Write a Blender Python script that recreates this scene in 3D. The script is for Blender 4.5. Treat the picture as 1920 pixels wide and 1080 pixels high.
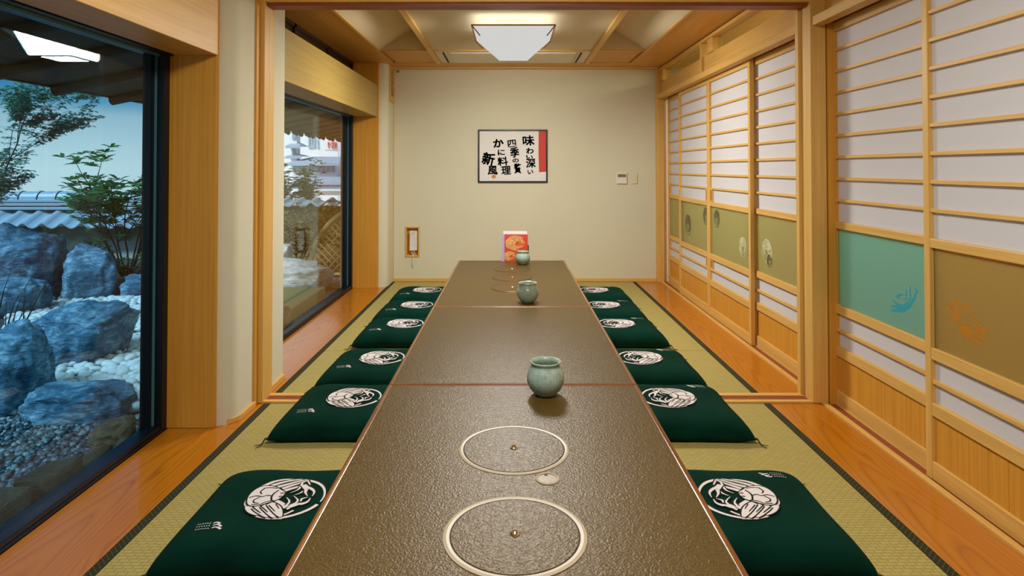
import bpy, bmesh, math, random
from mathutils import Vector, Matrix, noise
random.seed(7)
PI = math.pi
SC = bpy.context.scene
COL = SC.collection
for o in list(bpy.data.objects):
    bpy.data.objects.remove(o)

# ------------------------------------------------------------------ camera
CAM_H, F = 1.2, 1180.0
cd = bpy.data.cameras.new('camera')
cam = bpy.data.objects.new('camera', cd); COL.objects.link(cam)
cd.sensor_width = 36.0; cd.lens = 36.0 * F / 1920.0
TILT = math.radians(1.0)
cd.shift_y = -(540 - (316 - F * math.tan(TILT))) / 1920.0
cd.shift_x = 2.5 / 1920.0
cam.location = (0, 0, CAM_H); cam.rotation_euler = (PI / 2 + TILT, 0, 0)
cd.clip_start = 0.02; cd.clip_end = 400
SC.camera = cam

# ------------------------------------------------------------------ world, sun, exposure
SC.view_settings.view_transform = 'Standard'
SC.view_settings.look = 'None'
SC.view_settings.gamma = 1.0
SC.view_settings.use_curve_mapping = False
SC.view_settings.exposure = 0.0
SC.cycles.use_denoising = True
SC.cycles.max_bounces = 8
SC.cycles.diffuse_bounces = 5
SC.cycles.transparent_max_bounces = 12
SC.cycles.sample_clamp_indirect = 6.0
SC.cycles.caustics_reflective = False
SC.cycles.caustics_refractive = False

w = bpy.data.worlds.new('sky'); SC.world = w; w.use_nodes = True
nt = w.node_tree; nt.nodes.clear()
wo = nt.nodes.new('ShaderNodeOutputWorld'); bg = nt.nodes.new('ShaderNodeBackground')
tc = nt.nodes.new('ShaderNodeTexCoord'); sp = nt.nodes.new('ShaderNodeSeparateXYZ')
rp = nt.nodes.new('ShaderNodeValToRGB')
nt.links.new(tc.outputs['Generated'], sp.inputs[0]); nt.links.new(sp.outputs['Z'], rp.inputs[0])
nt.links.new(rp.outputs[0], bg.inputs['Color']); nt.links.new(bg.outputs[0], wo.inputs[0])
el = rp.color_ramp.elements
el[0].position = 0.0; el[0].color = (0.80, 0.73, 0.68, 1)
el[1].position = 1.0; el[1].color = (0.03, 0.13, 0.33, 1)
for p, c in ((0.03, (0.68, 0.65, 0.63)), (0.07, (0.48, 0.52, 0.54)), (0.088, (0.14, 0.32, 0.45)), (0.115, (0.03, 0.20, 0.36)), (0.3, (0.02, 0.15, 0.35))):
    e = el.new(p); e.color = (*c, 1)
bg.inputs['Strength'].default_value = 1.25

def light(name, kind, loc, power, color, size=0.5, rot=(0, 0, 0), size_y=None, angle=None, spread=None):
    ld = bpy.data.lights.new(name, kind); ld.energy = power; ld.color = color
    if kind == 'AREA':
        ld.shape = 'RECTANGLE' if size_y else 'SQUARE'; ld.size = size
        if size_y: ld.size_y = size_y
    if kind == 'POINT': ld.shadow_soft_size = size
    if angle: ld.angle = angle
    if spread: ld.spread = spread
    o = bpy.data.objects.new(name, ld); COL.objects.link(o); o.location = loc; o.rotation_euler = rot
    return o
light('sun', 'SUN', (-10, 6, 20), 5.6, (0.92, 0.97, 1.0), rot=Vector((0.42, 0.52, -0.74)).to_track_quat('-Z', 'Y').to_euler(), angle=math.radians(30))

LAMP_FAR, LAMP_NEAR, LAMP_COLOR = 80.0, 60.0, (1.0, 0.965, 0.89)

# ------------------------------------------------------------------ helpers
ROOT = {}
class MB:
    def __init__(s): s.v = []; s.f = []; s.m = []
    def add(s, vs, fs, mi=0):
        n = len(s.v); s.v += [tuple(v) for v in vs]
        s.f += [tuple(i + n for i in f) for f in fs]; s.m += [mi] * len(fs)
        return s
    def box(s, x0, x1, y0, y1, z0, z1, mi=0):
        return s.add([(x0, y0, z0), (x1, y0, z0), (x1, y1, z0), (x0, y1, z0), (x0, y0, z1), (x1, y0, z1), (x1, y1, z1), (x0, y1, z1)],
                     [(0, 3, 2, 1), (4, 5, 6, 7), (0, 1, 5, 4), (1, 2, 6, 5), (2, 3, 7, 6), (3, 0, 4, 7)], mi)
    def prism(s, poly, axis, a, b, mi=0):
        """poly of 2-D points extruded along axis ('x','y','z') from a to b"""
        n = len(poly)
        def P(p, t):
            return {'x': (t, p[0], p[1]), 'y': (p[0], t, p[1]), 'z': (p[0], p[1], t)}[axis]
        vs = [P(p, a) for p in poly] + [P(p, b) for p in poly]
        fs = [tuple(range(n))[::-1], tuple(range(n, 2 * n))] + [(i, (i + 1) % n, n + (i + 1) % n, n + i) for i in range(n)]
        return s.add(vs, fs, mi)
    def tube(s, pts, r, n=8, mi=0, cap=True):
        pts = [Vector(p) for p in pts]; k = len(pts)
        rs = r if isinstance(r, (list, tuple)) else [r] * k
        vs = []; up = None
        for i, p in enumerate(pts):
            t = (pts[min(i + 1, k - 1)] - pts[max(i - 1, 0)])
            t = t.normalized() if t.length > 1e-9 else Vector((0, 0, 1))
            if up is None:
                up = Vector((0, 0, 1)) if abs(t.z) < 0.9 else Vector((1, 0, 0))
            a = up - t * up.dot(t)
            if a.length < 1e-6: a = Vector((1, 0, 0)) - t * t.x
            a.normalize(); up = a; b = t.cross(a)
            for j in range(n):
                q = 2 * PI * j / n
                vs.append(p + (a * math.cos(q) + b * math.sin(q)) * rs[i])
        fs = [(i * n + j, i * n + (j + 1) % n, (i + 1) * n + (j + 1) % n, (i + 1) * n + j) for i in range(k - 1) for j in range(n)]
        if cap: fs += [tuple(range(n))[::-1], tuple((k - 1) * n + j for j in range(n))]
        return s.add(vs, fs, mi)
    def lathe(s, prof, c=(0, 0, 0), n=40, mi=0, close=False, cap=True):
        vs = []; k = len(prof)
        for r, z in prof:
            for j in range(n):
                q = 2 * PI * j / n; vs.append((c[0] + r * math.cos(q), c[1] + r * math.sin(q), c[2] + z))
        fs = [(i * n + j, i * n + (j + 1) % n, (i + 1) * n + (j + 1) % n, (i + 1) * n + j) for i in range(k - 1) for j in range(n)]
        if close: fs += [((k - 1) * n + j, (k - 1) * n + (j + 1) % n, (j + 1) % n, j) for j in range(n)]
        elif cap:
            if prof[0][0] > 1e-6: fs.append(tuple(range(n))[::-1])
            if prof[-1][0] > 1e-6: fs.append(tuple((k - 1) * n + j for j in range(n)))
        return s.add(vs, fs, mi)

def wpos(o):
    p = Vector((0, 0, 0))
    while o is not None:
        p = p + o.location; o = o.parent
    return p
def setp(o, label=None, cat=None, group=None, kind=None):
    if label: o['label'] = label
    if cat: o['category'] = cat
    if group: o['group'] = group
    if kind: o['kind'] = kind
    return o
def empty(name, loc, label=None, cat=None, group=None, kind=None):
    o = bpy.data.objects.new(name, None); COL.objects.link(o); o.location = loc; o.empty_display_size = 0.1
    return setp(o, label, cat, group, kind)
def obj(name, mb, mat, parent=None, label=None, cat=None, group=None, kind=None, smooth=False, bevel=0.0, origin=None, mesh=None):
    """one mesh object; vertices are given in scene space"""
    vs = mb.v
    if origin is None:
        xs, ys, zs = zip(*vs)
        origin = ((min(xs) + max(xs)) / 2, (min(ys) + max(ys)) / 2, min(zs))
    og = Vector(origin)
    me = bpy.data.meshes.new(name)
    me.from_pydata([Vector(v) - og for v in vs], [], mb.f)
    mats = mat if isinstance(mat, (list, tuple)) else [mat]
    dims = [max(c) - min(c) for c in zip(*vs)]
    for m_ in mats:
        if isinstance(m_, dict): m_ = m_['xyz'[dims.index(max(dims))]]
        me.materials.append(m_)
    if len(mats) > 1:
        me.polygons.foreach_set('material_index', mb.m)
    bm = bmesh.new(); bm.from_mesh(me); bmesh.ops.recalc_face_normals(bm, faces=bm.faces[:]); bm.to_mesh(me); bm.free()
    if smooth:
        me.polygons.foreach_set('use_smooth', [True] * len(me.polygons))
    me.update()
    o = bpy.data.objects.new(name, me); COL.objects.link(o)
    if parent:
        o.parent = parent; o.location = og - wpos(parent)
    else:
        o.location = og
    if bevel:
        b = o.modifiers.new('bevel', 'BEVEL'); b.width = bevel; b.segments = 2; b.limit_method = 'ANGLE'
    return setp(o, label, cat, group, kind)
def tree_copy(o, parent=None):
    c = o.copy(); COL.objects.link(c)
    if parent: c.parent = parent
    for ch in o.children: tree_copy(ch, c)
    return c
def B(*a): return MB().box(*a)

# ------------------------------------------------------------------ materials
class NT:
    def __init__(s, name):
        s.m = bpy.data.materials.new(name); s.m.use_nodes = True
        s.t = s.m.node_tree; s.t.nodes.clear()
        s.out = s.t.nodes.new('ShaderNodeOutputMaterial')
    def n(s, ty, **kw):
        x = s.t.nodes.new('ShaderNode' + ty)
        for k, v in kw.items():
            if k in x.inputs.keys() if isinstance(k, str) else False: x.inputs[k].default_value = v
            else: setattr(x, k, v)
        return x
    def l(s, a, b): s.t.links.new(a, b)
    def coord(s, scale=(1, 1, 1), rot=(0, 0, 0), rnd=False):
        tc = s.n('TexCoord'); mp = s.n('Mapping'); mp.inputs['Scale'].default_value = scale; mp.inputs['Rotation'].default_value = rot
        s.l(tc.outputs['Object'], mp.inputs['Vector'])
        if rnd:
            oi = s.n('ObjectInfo'); mu = s.n('Math', operation='MULTIPLY'); mu.inputs[1].default_value = 37.0
            s.l(oi.outputs['Random'], mu.inputs[0]); s.l(mu.outputs[0], mp.inputs['Location'])
        return mp.outputs[0]
    def ramp(s, fac, stops):
        r = s.n('ValToRGB'); e = r.color_ramp.elements
        e[0].position, e[0].color = stops[0][0], (*stops[0][1], 1)
        e[1].position, e[1].color = stops[-1][0], (*stops[-1][1], 1)
        for p, c in stops[1:-1]:
            q = e.new(p); q.color = (*c, 1)
        s.l(fac, r.inputs[0]); return r.outputs[0]
    def math(s, op, a, b=None, c=None):
        x = s.n('Math', operation=op)
        for i, v in enumerate((a, b, c)):
            if v is None: continue
            if hasattr(v, 'links') or hasattr(v, 'is_linked'): s.l(v, x.inputs[i])
            else: x.inputs[i].default_value = v
        return x.outputs[0]
    def bsdf(s, color=None, rough=0.5, spec=0.5, metal=0.0, bump=None, bump_s=0.2, bump_d=0.01, **kw):
        p = s.n('BsdfPrincipled')
        if color is not None:
            if isinstance(color, tuple): p.inputs['Base Color'].default_value = (*color, 1)
            else: s.l(color, p.inputs['Base Color'])
        if hasattr(rough, 'is_linked'): s.l(rough, p.inputs['Roughness'])
        else: p.inputs['Roughness'].default_value = rough
        p.inputs['Specular IOR Level'].default_value = spec; p.inputs['Metallic'].default_value = metal
        for k, v in kw.items(): p.inputs[k.replace('_', ' ')].default_value = v
        if bump is not None:
            b = s.n('Bump'); b.inputs['Strength'].default_value = bump_s; b.inputs['Distance'].default_value = bump_d
            s.l(bump, b.inputs['Height']); s.l(b.outputs[0], p.inputs['Normal'])
        s.l(p.outputs[0], s.out.inputs[0]); s.p = p
        return s.m
    def noise(s, vec, scale, detail=3.0, rough=0.5, dist=0.0):
        x = s.n('TexNoise'); s.l(vec, x.inputs['Vector']); x.inputs['Scale'].default_value = scale
        x.inputs['Detail'].default_value = detail; x.inputs['Roughness'].default_value = rough; x.inputs['Distortion'].default_value = dist
        return x.outputs['Fac']
def plain(name, color, rough=0.5, spec=0.4, metal=0.0, **kw):
    return NT(name).bsdf(color, rough, spec, metal, **kw)

def wood(name, c0, c1, rough=0.45, freq=55, spec=0.35):
    d = {}
    for ax in 'xyz':
        t = NT(name + '_' + ax)
        sc = {'x': (1.2, freq, freq), 'y': (freq, 1.2, freq), 'z': (freq, freq, 1.2)}[ax]
        v = t.coord(sc, rnd=True)
        a = t.noise(v, 1.0, 3, 0.55, 0.6); b = t.noise(v, 4.0, 2, 0.5)
        f = t.math('ADD', t.math('MULTIPLY', a, 0.7), t.math('MULTIPLY', b, 0.3))
        col = t.ramp(f, [(0.3, c0), (0.68, c1)])
        d[ax] = t.bsdf(col, rough, spec, bump=f, bump_s=0.06, bump_d=0.002)
    return d
M = {}
M['hinoki'] = wood('pale_cypress', (0.60, 0.33, 0.075), (0.74, 0.46, 0.13))
M['beam'] = wood('dimmed_cypress', (0.36, 0.24, 0.055), (0.44, 0.30, 0.08), freq=45)  # same cypress, darkened to offset the strong lamp near the far beam
M['jamb'] = wood('orange_wood', (0.54, 0.235, 0.022), (0.68, 0.33, 0.040), freq=70)
M['hollow'] = plain('catch_shade_wood', (0.26, 0.11, 0.02), 0.6)
M['panelwood'] = wood('panel_wood', (0.54, 0.235, 0.022), (0.68, 0.33, 0.040), freq=60)
M['soffit'] = wood('soffit_wood', (0.54, 0.26, 0.04), (0.66, 0.35, 0.065), freq=60)
M['redwood'] = wood('table_edge_wood', (0.16, 0.05, 0.014), (0.24, 0.085, 0.025), rough=0.25)
M['groove'] = wood('groove_wood', (0.22, 0.05, 0.02), (0.30, 0.075, 0.03))
M['darkwood'] = wood('eave_wood', (0.030, 0.028, 0.022), (0.06, 0.05, 0.036), rough=0.7)
M['eaveboard'] = wood('eave_board_wood', (0.30, 0.20, 0.09), (0.40, 0.28, 0.13), rough=0.7)
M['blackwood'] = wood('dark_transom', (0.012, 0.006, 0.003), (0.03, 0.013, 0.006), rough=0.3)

# long floor boards with nested arch grain
def board_mat():
    t = NT('floor_board'); tc = t.n('TexCoord'); s = t.n('SeparateXYZ'); t.l(tc.outputs['Object'], s.inputs[0])
    v = t.coord((5, 0.9, 5)); nz = t.noise(v, 1.0, 3, 0.5)
    off = t.math('MULTIPLY', t.math('SUBTRACT', nz, 0.5), 0.16)
    x = t.math('ADD', t.math('ADD', s.outputs['X'], off), 0.02)
    f = t.math('ADD', t.math('MULTIPLY', t.math('MULTIPLY', x, x), 38.0), t.math('MULTIPLY', s.outputs['Y'], 0.55))
    f = t.math('ADD', f, t.math('MULTIPLY', nz, 0.6))
    wv = t.math('ABSOLUTE', t.math('SINE', t.math('MULTIPLY', f, 22.0)))
    wv = t.math('POWER', wv, 0.6)
    fine = t.noise(t.coord((160, 3, 160)), 1.0, 2)
    g = t.math('ADD', t.math('MULTIPLY', wv, 0.75), t.math('MULTIPLY', fine, 0.3))
    col = t.ramp(g, [(0.05, (0.31, 0.085, 0.002)), (0.45, (0.45, 0.140, 0.002)), (0.95, (0.52, 0.18, 0.005))])
    return t.bsdf(col, 0.35, 0.4, bump=g, bump_s=0.05, bump_d=0.002, Coat_Weight=0.55, Coat_Roughness=0.10)
M['board'] = board_mat()

def plaster(name, c, sc=260):
    t = NT(name); v = t.coord(); n1 = t.noise(v, sc, 3, 0.6); n2 = t.noise(v, 2.0, 2)
    col = t.ramp(n2, [(0.3, tuple(k * 0.97 for k in c)), (0.7, c)])
    return t.bsdf(col, 0.9, 0.1, bump=n1, bump_s=0.25, bump_d=0.003)
M['plaster'] = plaster('beige_plaster', (0.66, 0.625, 0.465))
M['cloth'] = plaster('ceiling_cloth', (0.68, 0.59, 0.40), 420)
def papermat():
    t = NT('shoji_paper'); v = t.coord(); n1 = t.noise(v, 300, 3, 0.6)
    bp = t.n('Bump'); bp.inputs['Strength'].default_value = 0.15; bp.inputs['Distance'].default_value = 0.002; t.l(n1, bp.inputs['Height'])
    d = t.n('BsdfDiffuse'); d.inputs[0].default_value = (0.68, 0.67, 0.69, 1); t.l(bp.outputs[0], d.inputs['Normal'])
    tr = t.n('BsdfTranslucent'); tr.inputs[0].default_value = (0.68, 0.67, 0.69, 1)
    mx = t.n('MixShader'); mx.inputs[0].default_value = 0.2; t.l(d.outputs[0], mx.inputs[1]); t.l(tr.outputs[0], mx.inputs[2]); t.l(mx.outputs[0], t.out.inputs[0])
    return t.m
M['paper'] = papermat()
M['white'] = plain('white_plastic', (0.72, 0.69, 0.64), 0.35)
M['vinyl'] = plain('ivory_plastic', (0.66, 0.60, 0.44), 0.4)
M['lcd'] = plain('lcd_grey', (0.20, 0.18, 0.08), 0.2)
M['black'] = plain('black_frame', (0.006, 0.006, 0.007), 0.35)
M['alu'] = plain('dark_aluminium', (0.004, 0.006, 0.010), 0.35, 0.3)
M['alublue'] = plain('aluminium_gasket', (0.06, 0.17, 0.22), 0.4, 0.4)
M['steel'] = plain('brushed_steel', (0.80, 0.74, 0.64), 0.28, 0.5, metal=0.85)
M['chrome'] = plain('chrome', (0.9, 0.85, 0.78), 0.08, 0.5, metal=1.0)
M['darkgap'] = plain('dark_gap', (0.02, 0.012, 0.006), 0.6)
M['rim'] = plain('pale_rim', (0.42, 0.35, 0.25), 0.4, 0.4)
M['bronze'] = plain('bronze_rim', (0.16, 0.08, 0.03), 0.35, 0.5, metal=0.3)
M['cap'] = plain('cap_plate_beige', (0.24, 0.19, 0.11), 0.4, 0.4)

def leather():
    t = NT('table_lacquer'); v = t.coord()
    vo = t.n('TexVoronoi', feature='SMOOTH_F1'); vo.inputs['Scale'].default_value = 155; vo.inputs['Smoothness'].default_value = 0.6
    ns = t.n('TexNoise'); ns.inputs['Scale'].default_value = 40; ns.inputs['Detail'].default_value = 3; t.l(v, ns.inputs['Vector'])
    mx = t.n('MixRGB'); mx.inputs[0].default_value = 0.03; t.l(v, mx.inputs[1]); t.l(ns.outputs['Color'], mx.inputs[2]); t.l(mx.outputs[0], vo.inputs['Vector'])
    h = t.math('ADD', t.math('MULTIPLY', vo.outputs['Distance'], 0.8), t.math('MULTIPLY', t.noise(v, 200, 3, 0.6), 0.7))
    col = t.ramp(h, [(0.30, (0.048, 0.025, 0.002)), (0.6, (0.080, 0.045, 0.005)), (0.9, (0.105, 0.062, 0.010))])
    return t.bsdf(col, 0.36, 0.40, bump=h, bump_s=0.45, bump_d=0.003)
M['leather'] = leather()

def tatami():
    t = NT('tatami_rush'); v = t.coord()
    br = t.n('TexBrick'); t.l(v, br.inputs['Vector']); br.offset = 0.5
    for k, x in (('Scale', 1.0), ('Mortar Size', 0.0016), ('Mortar Smooth', 0.6), ('Brick Width', 0.030), ('Row Height', 0.0155), ('Bias', 0.0)): br.inputs[k].default_value = x
    br.inputs['Color1'].default_value = (0.43, 0.35, 0.105, 1); br.inputs['Color2'].default_value = (0.47, 0.385, 0.125, 1); br.inputs['Mortar'].default_value = (0.30, 0.235, 0.06, 1)
    n1 = t.noise(t.coord((60, 500, 60)), 1.0, 2)
    mx = t.n('MixRGB', blend_type='MULTIPLY'); mx.inputs[0].default_value = 0.35
    t.l(br.outputs['Color'], mx.inputs[1]); t.l(t.ramp(n1, [(0.3, (0.75, 0.75, 0.7)), (0.7, (1, 1, 1))]), mx.inputs[2])
    inv = t.math('SUBTRACT', 1.0, br.outputs['Fac'])
    return t.bsdf(mx.outputs[0], 0.55, 0.3, bump=inv, bump_s=0.5, bump_d=0.003)
M['tatami'] = tatami()

def heri():
    t = NT('tatami_border'); tc = t.n('TexCoord'); s = t.n('SeparateXYZ'); t.l(tc.outputs['Object'], s.inputs[0])
    k = 2 * PI / 0.020
    a = t.math('ABSOLUTE', t.math('SINE', t.math('MULTIPLY', t.math('ADD', s.outputs['X'], s.outputs['Y']), k / 2)))
    b = t.math('ABSOLUTE', t.math('SINE', t.math('MULTIPLY', t.math('SUBTRACT', s.outputs['X'], s.outputs['Y']), k / 2)))
    mn = t.math('MINIMUM', a, b)
    col = t.ramp(mn, [(0.12, (0.10, 0.082, 0.028)), (0.32, (0.018, 0.022, 0.010))])
    return t.bsdf(col, 0.8, 0.2)
M['heri'] = heri()

def cloth_green():
    t = NT('green_cotton'); v = t.coord((420, 420, 420)); ch = t.n('TexWave', wave_type='BANDS', bands_direction='DIAGONAL'); t.l(v, ch.inputs['Vector']); ch.inputs['Scale'].default_value = 1.0
    n = t.noise(t.coord(), 7, 3)
    col = t.ramp(n, [(0.3, (0.0011, 0.023, 0.014)), (0.7, (0.0018, 0.033, 0.020))])
    h = t.math('ADD', t.math('MULTIPLY', ch.outputs['Fac'], 0.15), t.noise(t.coord((1, 1, 1)), 14, 4, 0.55))
    t.bsdf(col, 0.9, 0.06, bump=h, bump_s=0.45, bump_d=0.012)
    t.p.inputs['Sheen Weight'].default_value = 0.03; t.p.inputs['Sheen Roughness'].default_value = 0.5; t.p.inputs['Sheen Tint'].default_value = (0.1, 0.5, 0.35, 1)
    return t.m
M['green'] = cloth_green()
M['print_white'] = plain('white_print', (0.74, 0.68, 0.66), 0.8, 0.2)
M['print_black'] = plain('black_print', (0.006, 0.010, 0.008), 0.8, 0.2)
M['cord'] = plain('tassel_thread', (0.035, 0.045, 0.02), 0.8)
M['cordgold'] = plain('gold_thread', (0.30, 0.22, 0.06), 0.7)

def celadon():
    t = NT('celadon_glaze'); v = t.coord((1, 1, 1)); n = t.noise(v, 22, 4, 0.6, 1.5)
    st = t.noise(t.coord((60, 60, 14), (0.5, 0.5, 0)), 1.0, 3, 0.6, 0.4)
    f = t.math('ADD', t.math('MULTIPLY', n, 0.5), t.math('MULTIPLY', st, 0.5))
    col = t.ramp(f, [(0.3, (0.20, 0.30, 0.23)), (0.52, (0.34, 0.44, 0.36)), (0.72, (0.44, 0.55, 0.48))])
    return t.bsdf(col, 0.24, 0.5, bump=st, bump_s=0.35, bump_d=0.004)
M['celadon'] = celadon()

def emit(name, c, s):
    t = NT(name); e = t.n('Emission'); e.inputs[0].default_value = (*c, 1); e.inputs[1].default_value = s
    t.l(e.outputs[0], t.out.inputs[0]); return t.m
M['shade'] = emit('lamp_shade_glow', (1.0, 0.99, 0.96), 0.64)

def pane(name, tint, k=1.0):
    t = NT(name); g = t.n('NewGeometry')
    dt = t.n('VectorMath', operation='DOT_PRODUCT'); t.l(g.outputs['Normal'], dt.inputs[0]); t.l(g.outputs['Incoming'], dt.inputs[1])
    c = t.math('ABSOLUTE', dt.outputs['Value'])
    fr = t.math('ADD', t.math('MULTIPLY', t.math('POWER', t.math('SUBTRACT', 1.0, c), 5.0), 0.96), 0.04)
    fr = t.math('MINIMUM', t.math('MULTIPLY', fr, k), 1.0)
    tr = t.n('BsdfTransparent'); tr.inputs[0].default_value = (*tint, 1)
    gl = t.n('BsdfGlossy'); gl.inputs['Roughness'].default_value = 0.0
    mx = t.n('MixShader'); t.l(fr, mx.inputs[0]); t.l(tr.outputs[0], mx.inputs[1]); t.l(gl.outputs[0], mx.inputs[2]); t.l(mx.outputs[0], t.out.inputs[0])
    return t.m
M['glass_near'] = pane('daylight_tinted_glass', (0.66, 0.88, 0.97), 0.8)  # blue cast of the daylight is put into the glass tint
M['glass_far'] = pane('clear_window_glass', (0.93, 0.98, 0.98), 1.0)
M['glass_ranma'] = pane('transom_glass', (0.85, 0.95, 0.75), 1.4)

def frosted(name, c):
    t = NT(name); tr = t.n('BsdfTranslucent'); tr.inputs[0].default_value = (*c, 1)
    df = t.n('BsdfPrincipled'); df.inputs['Base Color'].default_value = (*[k * 0.62 for k in c], 1); df.inputs['Roughness'].default_value = 0.38
    rf = t.n('BsdfRefraction'); rf.inputs['IOR'].default_value = 1.01; rf.inputs['Roughness'].default_value = 0.55; rf.inputs[0].default_value = (*[min(1, k * 1.6) for k in c], 1)
    m1 = t.n('MixShader'); m1.inputs[0].default_value = 0.5; t.l(tr.outputs[0], m1.inputs[1]); t.l(df.outputs[0], m1.inputs[2])
    m2 = t.n('MixShader'); m2.inputs[0].default_value = 0.35; t.l(m1.outputs[0], m2.inputs[1]); t.l(rf.outputs[0], m2.inputs[2])
    t.l(m2.outputs[0], t.out.inputs[0]); return t.m
M['frost'] = frosted('frosted_glass', (0.60, 0.64, 0.34))
M['frost_teal'] = frosted('frosted_glass_green', (0.36, 0.74, 0.66))
M['frost_amber'] = frosted('frosted_glass_amber', (0.56, 0.52, 0.22))

def rockmat(name, c0, c1, c2):
    t = NT(name); v = t.coord(rnd=True); n = t.noise(v, 6, 8, 0.65, 0.8); n2 = t.noise(t.coord((9, 9, 30), (0.4, 0.3, 0)), 1.5, 5, 0.6, 1.0)
    f = t.math('ADD', t.math('MULTIPLY', n, 0.6), t.math('MULTIPLY', n2, 0.4))
    col = t.ramp(f, [(0.35, c0), (0.5, c1), (0.68, c2)])
    return t.bsdf(col, 0.75, 0.3, bump=f, bump_s=0.9, bump_d=0.05)
M['rock'] = rockmat('blue_cast_rock', (0.010, 0.040, 0.075), (0.055, 0.15, 0.235), (0.34, 0.50, 0.60))  # blue cast and bright highlights of the garden light put into colour
M['rock_pale'] = rockmat('pale_rock', (0.30, 0.30, 0.30), (0.55, 0.56, 0.57), (0.8, 0.8, 0.8))
M['rock_brown'] = rockmat('brown_rock', (0.06, 0.04, 0.02), (0.16, 0.11, 0.06), (0.28, 0.22, 0.13))
M['kerb'] = rockmat('mossy_kerb_stone', (0.02, 0.02, 0.012), (0.055, 0.055, 0.032), (0.10, 0.10, 0.06))
M['soil'] = rockmat('dark_soil', (0.02, 0.022, 0.025), (0.045, 0.05, 0.055), (0.08, 0.085, 0.09))
M['pebble'] = plain('white_pebble', (0.52, 0.55, 0.55), 0.55)
def gravelmat():
    t = NT('shaded_gravel'); g = t.n('NewGeometry')
    col = t.ramp(g.outputs['Random Per Island'], [(0.0, (0.010, 0.025, 0.035)), (0.6, (0.05, 0.085, 0.11)), (1.0, (0.20, 0.27, 0.30))])  # dark tones carry the eave's shade in the colour
    return t.bsdf(col, 0.6, 0.4)
M['gravel'] = gravelmat()
def leafmat(name, a, b, c):
    t = NT(name); oi = t.n('NewGeometry'); ob = t.n('ObjectInfo')
    f = t.math('FRACT', t.math('ADD', oi.outputs['Random Per Island'], ob.outputs['Random']))
    col = t.ramp(f, [(0.0, a), (0.55, b), (1.0, c)])
    t.bsdf(col, 0.35, 0.5); tr = t.n('BsdfTranslucent'); t.l(col, tr.inputs[0])
    mx = t.n('MixShader'); mx.inputs[0].default_value = 0.4; t.l(t.p.outputs[0], mx.inputs[1]); t.l(tr.outputs[0], mx.inputs[2]); t.l(mx.outputs[0], t.out.inputs[0])
    return t.m
M['leaf'] = leafmat('shrub_leaf', (0.018, 0.10, 0.025), (0.05, 0.22, 0.05), (0.16, 0.40, 0.12))
M['maple'] = leafmat('maple_leaf', (0.03, 0.20, 0.14), (0.10, 0.34, 0.24), (0.35, 0.62, 0.5))  # lighter tones carry the overexposed backlight on these leaves
M['olive'] = leafmat('olive_leaf', (0.05, 0.055, 0.012), (0.16, 0.155, 0.04), (0.36, 0.36, 0.16))
M['reed'] = leafmat('reed_blade', (0.008, 0.02, 0.012), (0.012, 0.03, 0.018), (0.02, 0.045, 0.025))
M['bark'] = rockmat('bark', (0.015, 0.012, 0.01), (0.04, 0.03, 0.025), (0.09, 0.07, 0.05))
M['kawara'] = plain('grey_roof_tile', (0.30, 0.36, 0.42), 0.35, 0.5)
M['fascia'] = plain('green_fascia', (0.03, 0.12, 0.09), 0.6)
M['gwall'] = plain('white_garden_wall', (0.80, 0.79, 0.76), 0.8)
M['bwall'] = plain('brown_garden_wall', (0.30, 0.21, 0.10), 0.85)
M['bamboo'] = wood('yellow_bamboo', (0.45, 0.33, 0.12), (0.60, 0.47, 0.20), freq=30)
M['deck'] = wood('weathered_deck', (0.16, 0.16, 0.07), (0.24, 0.23, 0.11), rough=0.8)
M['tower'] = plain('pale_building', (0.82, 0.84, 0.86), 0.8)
M['tower2'] = plain('hazy_building', (0.70, 0.74, 0.78), 0.8)  # haze is put into these pale building colours
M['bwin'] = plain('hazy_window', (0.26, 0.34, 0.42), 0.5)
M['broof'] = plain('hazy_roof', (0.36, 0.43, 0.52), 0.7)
M['redsign'] = plain('red_sign', (0.75, 0.16, 0.15), 0.6)
M['bluesign'] = plain('blue_sign', (0.30, 0.45, 0.58), 0.6)
M['scroll'] = plain('calligraphy_paper', (0.74, 0.72, 0.69), 0.7)
M['red'] = plain('vermilion', (0.55, 0.045, 0.018), 0.6)
M['ink'] = plain('brown_ink', (0.045, 0.016, 0.008), 0.7)
M['seal'] = plain('orange_seal', (0.55, 0.22, 0.02), 0.6)
M['cream'] = plain('cream_print', (0.62, 0.36, 0.12), 0.6)
M['orangeprint'] = plain('orange_print', (0.55, 0.14, 0.03), 0.6)
M['redcard'] = plain('red_card', (0.55, 0.055, 0.02), 0.4)
M['violet'] = plain('violet_card', (0.42, 0.34, 0.50), 0.5)
M['tealmotif'] = plain('teal_motif', (0.03, 0.34, 0.42), 0.4)
M['ambermotif'] = plain('amber_motif', (0.50, 0.19, 0.01), 0.4)
M['olivemotif'] = plain('olive_motif', (0.09, 0.075, 0.02), 0.4)
M['creammotif'] = plain('cream_motif', (0.62, 0.60, 0.36), 0.4)
M['ceiling_plain'] = plaster('plain_ceiling', (0.62, 0.52, 0.34))

# ------------------------------------------------------------------ ROOM SHELL
YB = 6.71          # back wall
YF = -1.6          # wall behind the camera
ZC = 2.27
S = 'structure'
def struct(name, mb, mat, label=None, cat=None, **k): return obj(name, mb, mat, label=label, cat=cat, kind=S, **k)

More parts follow.
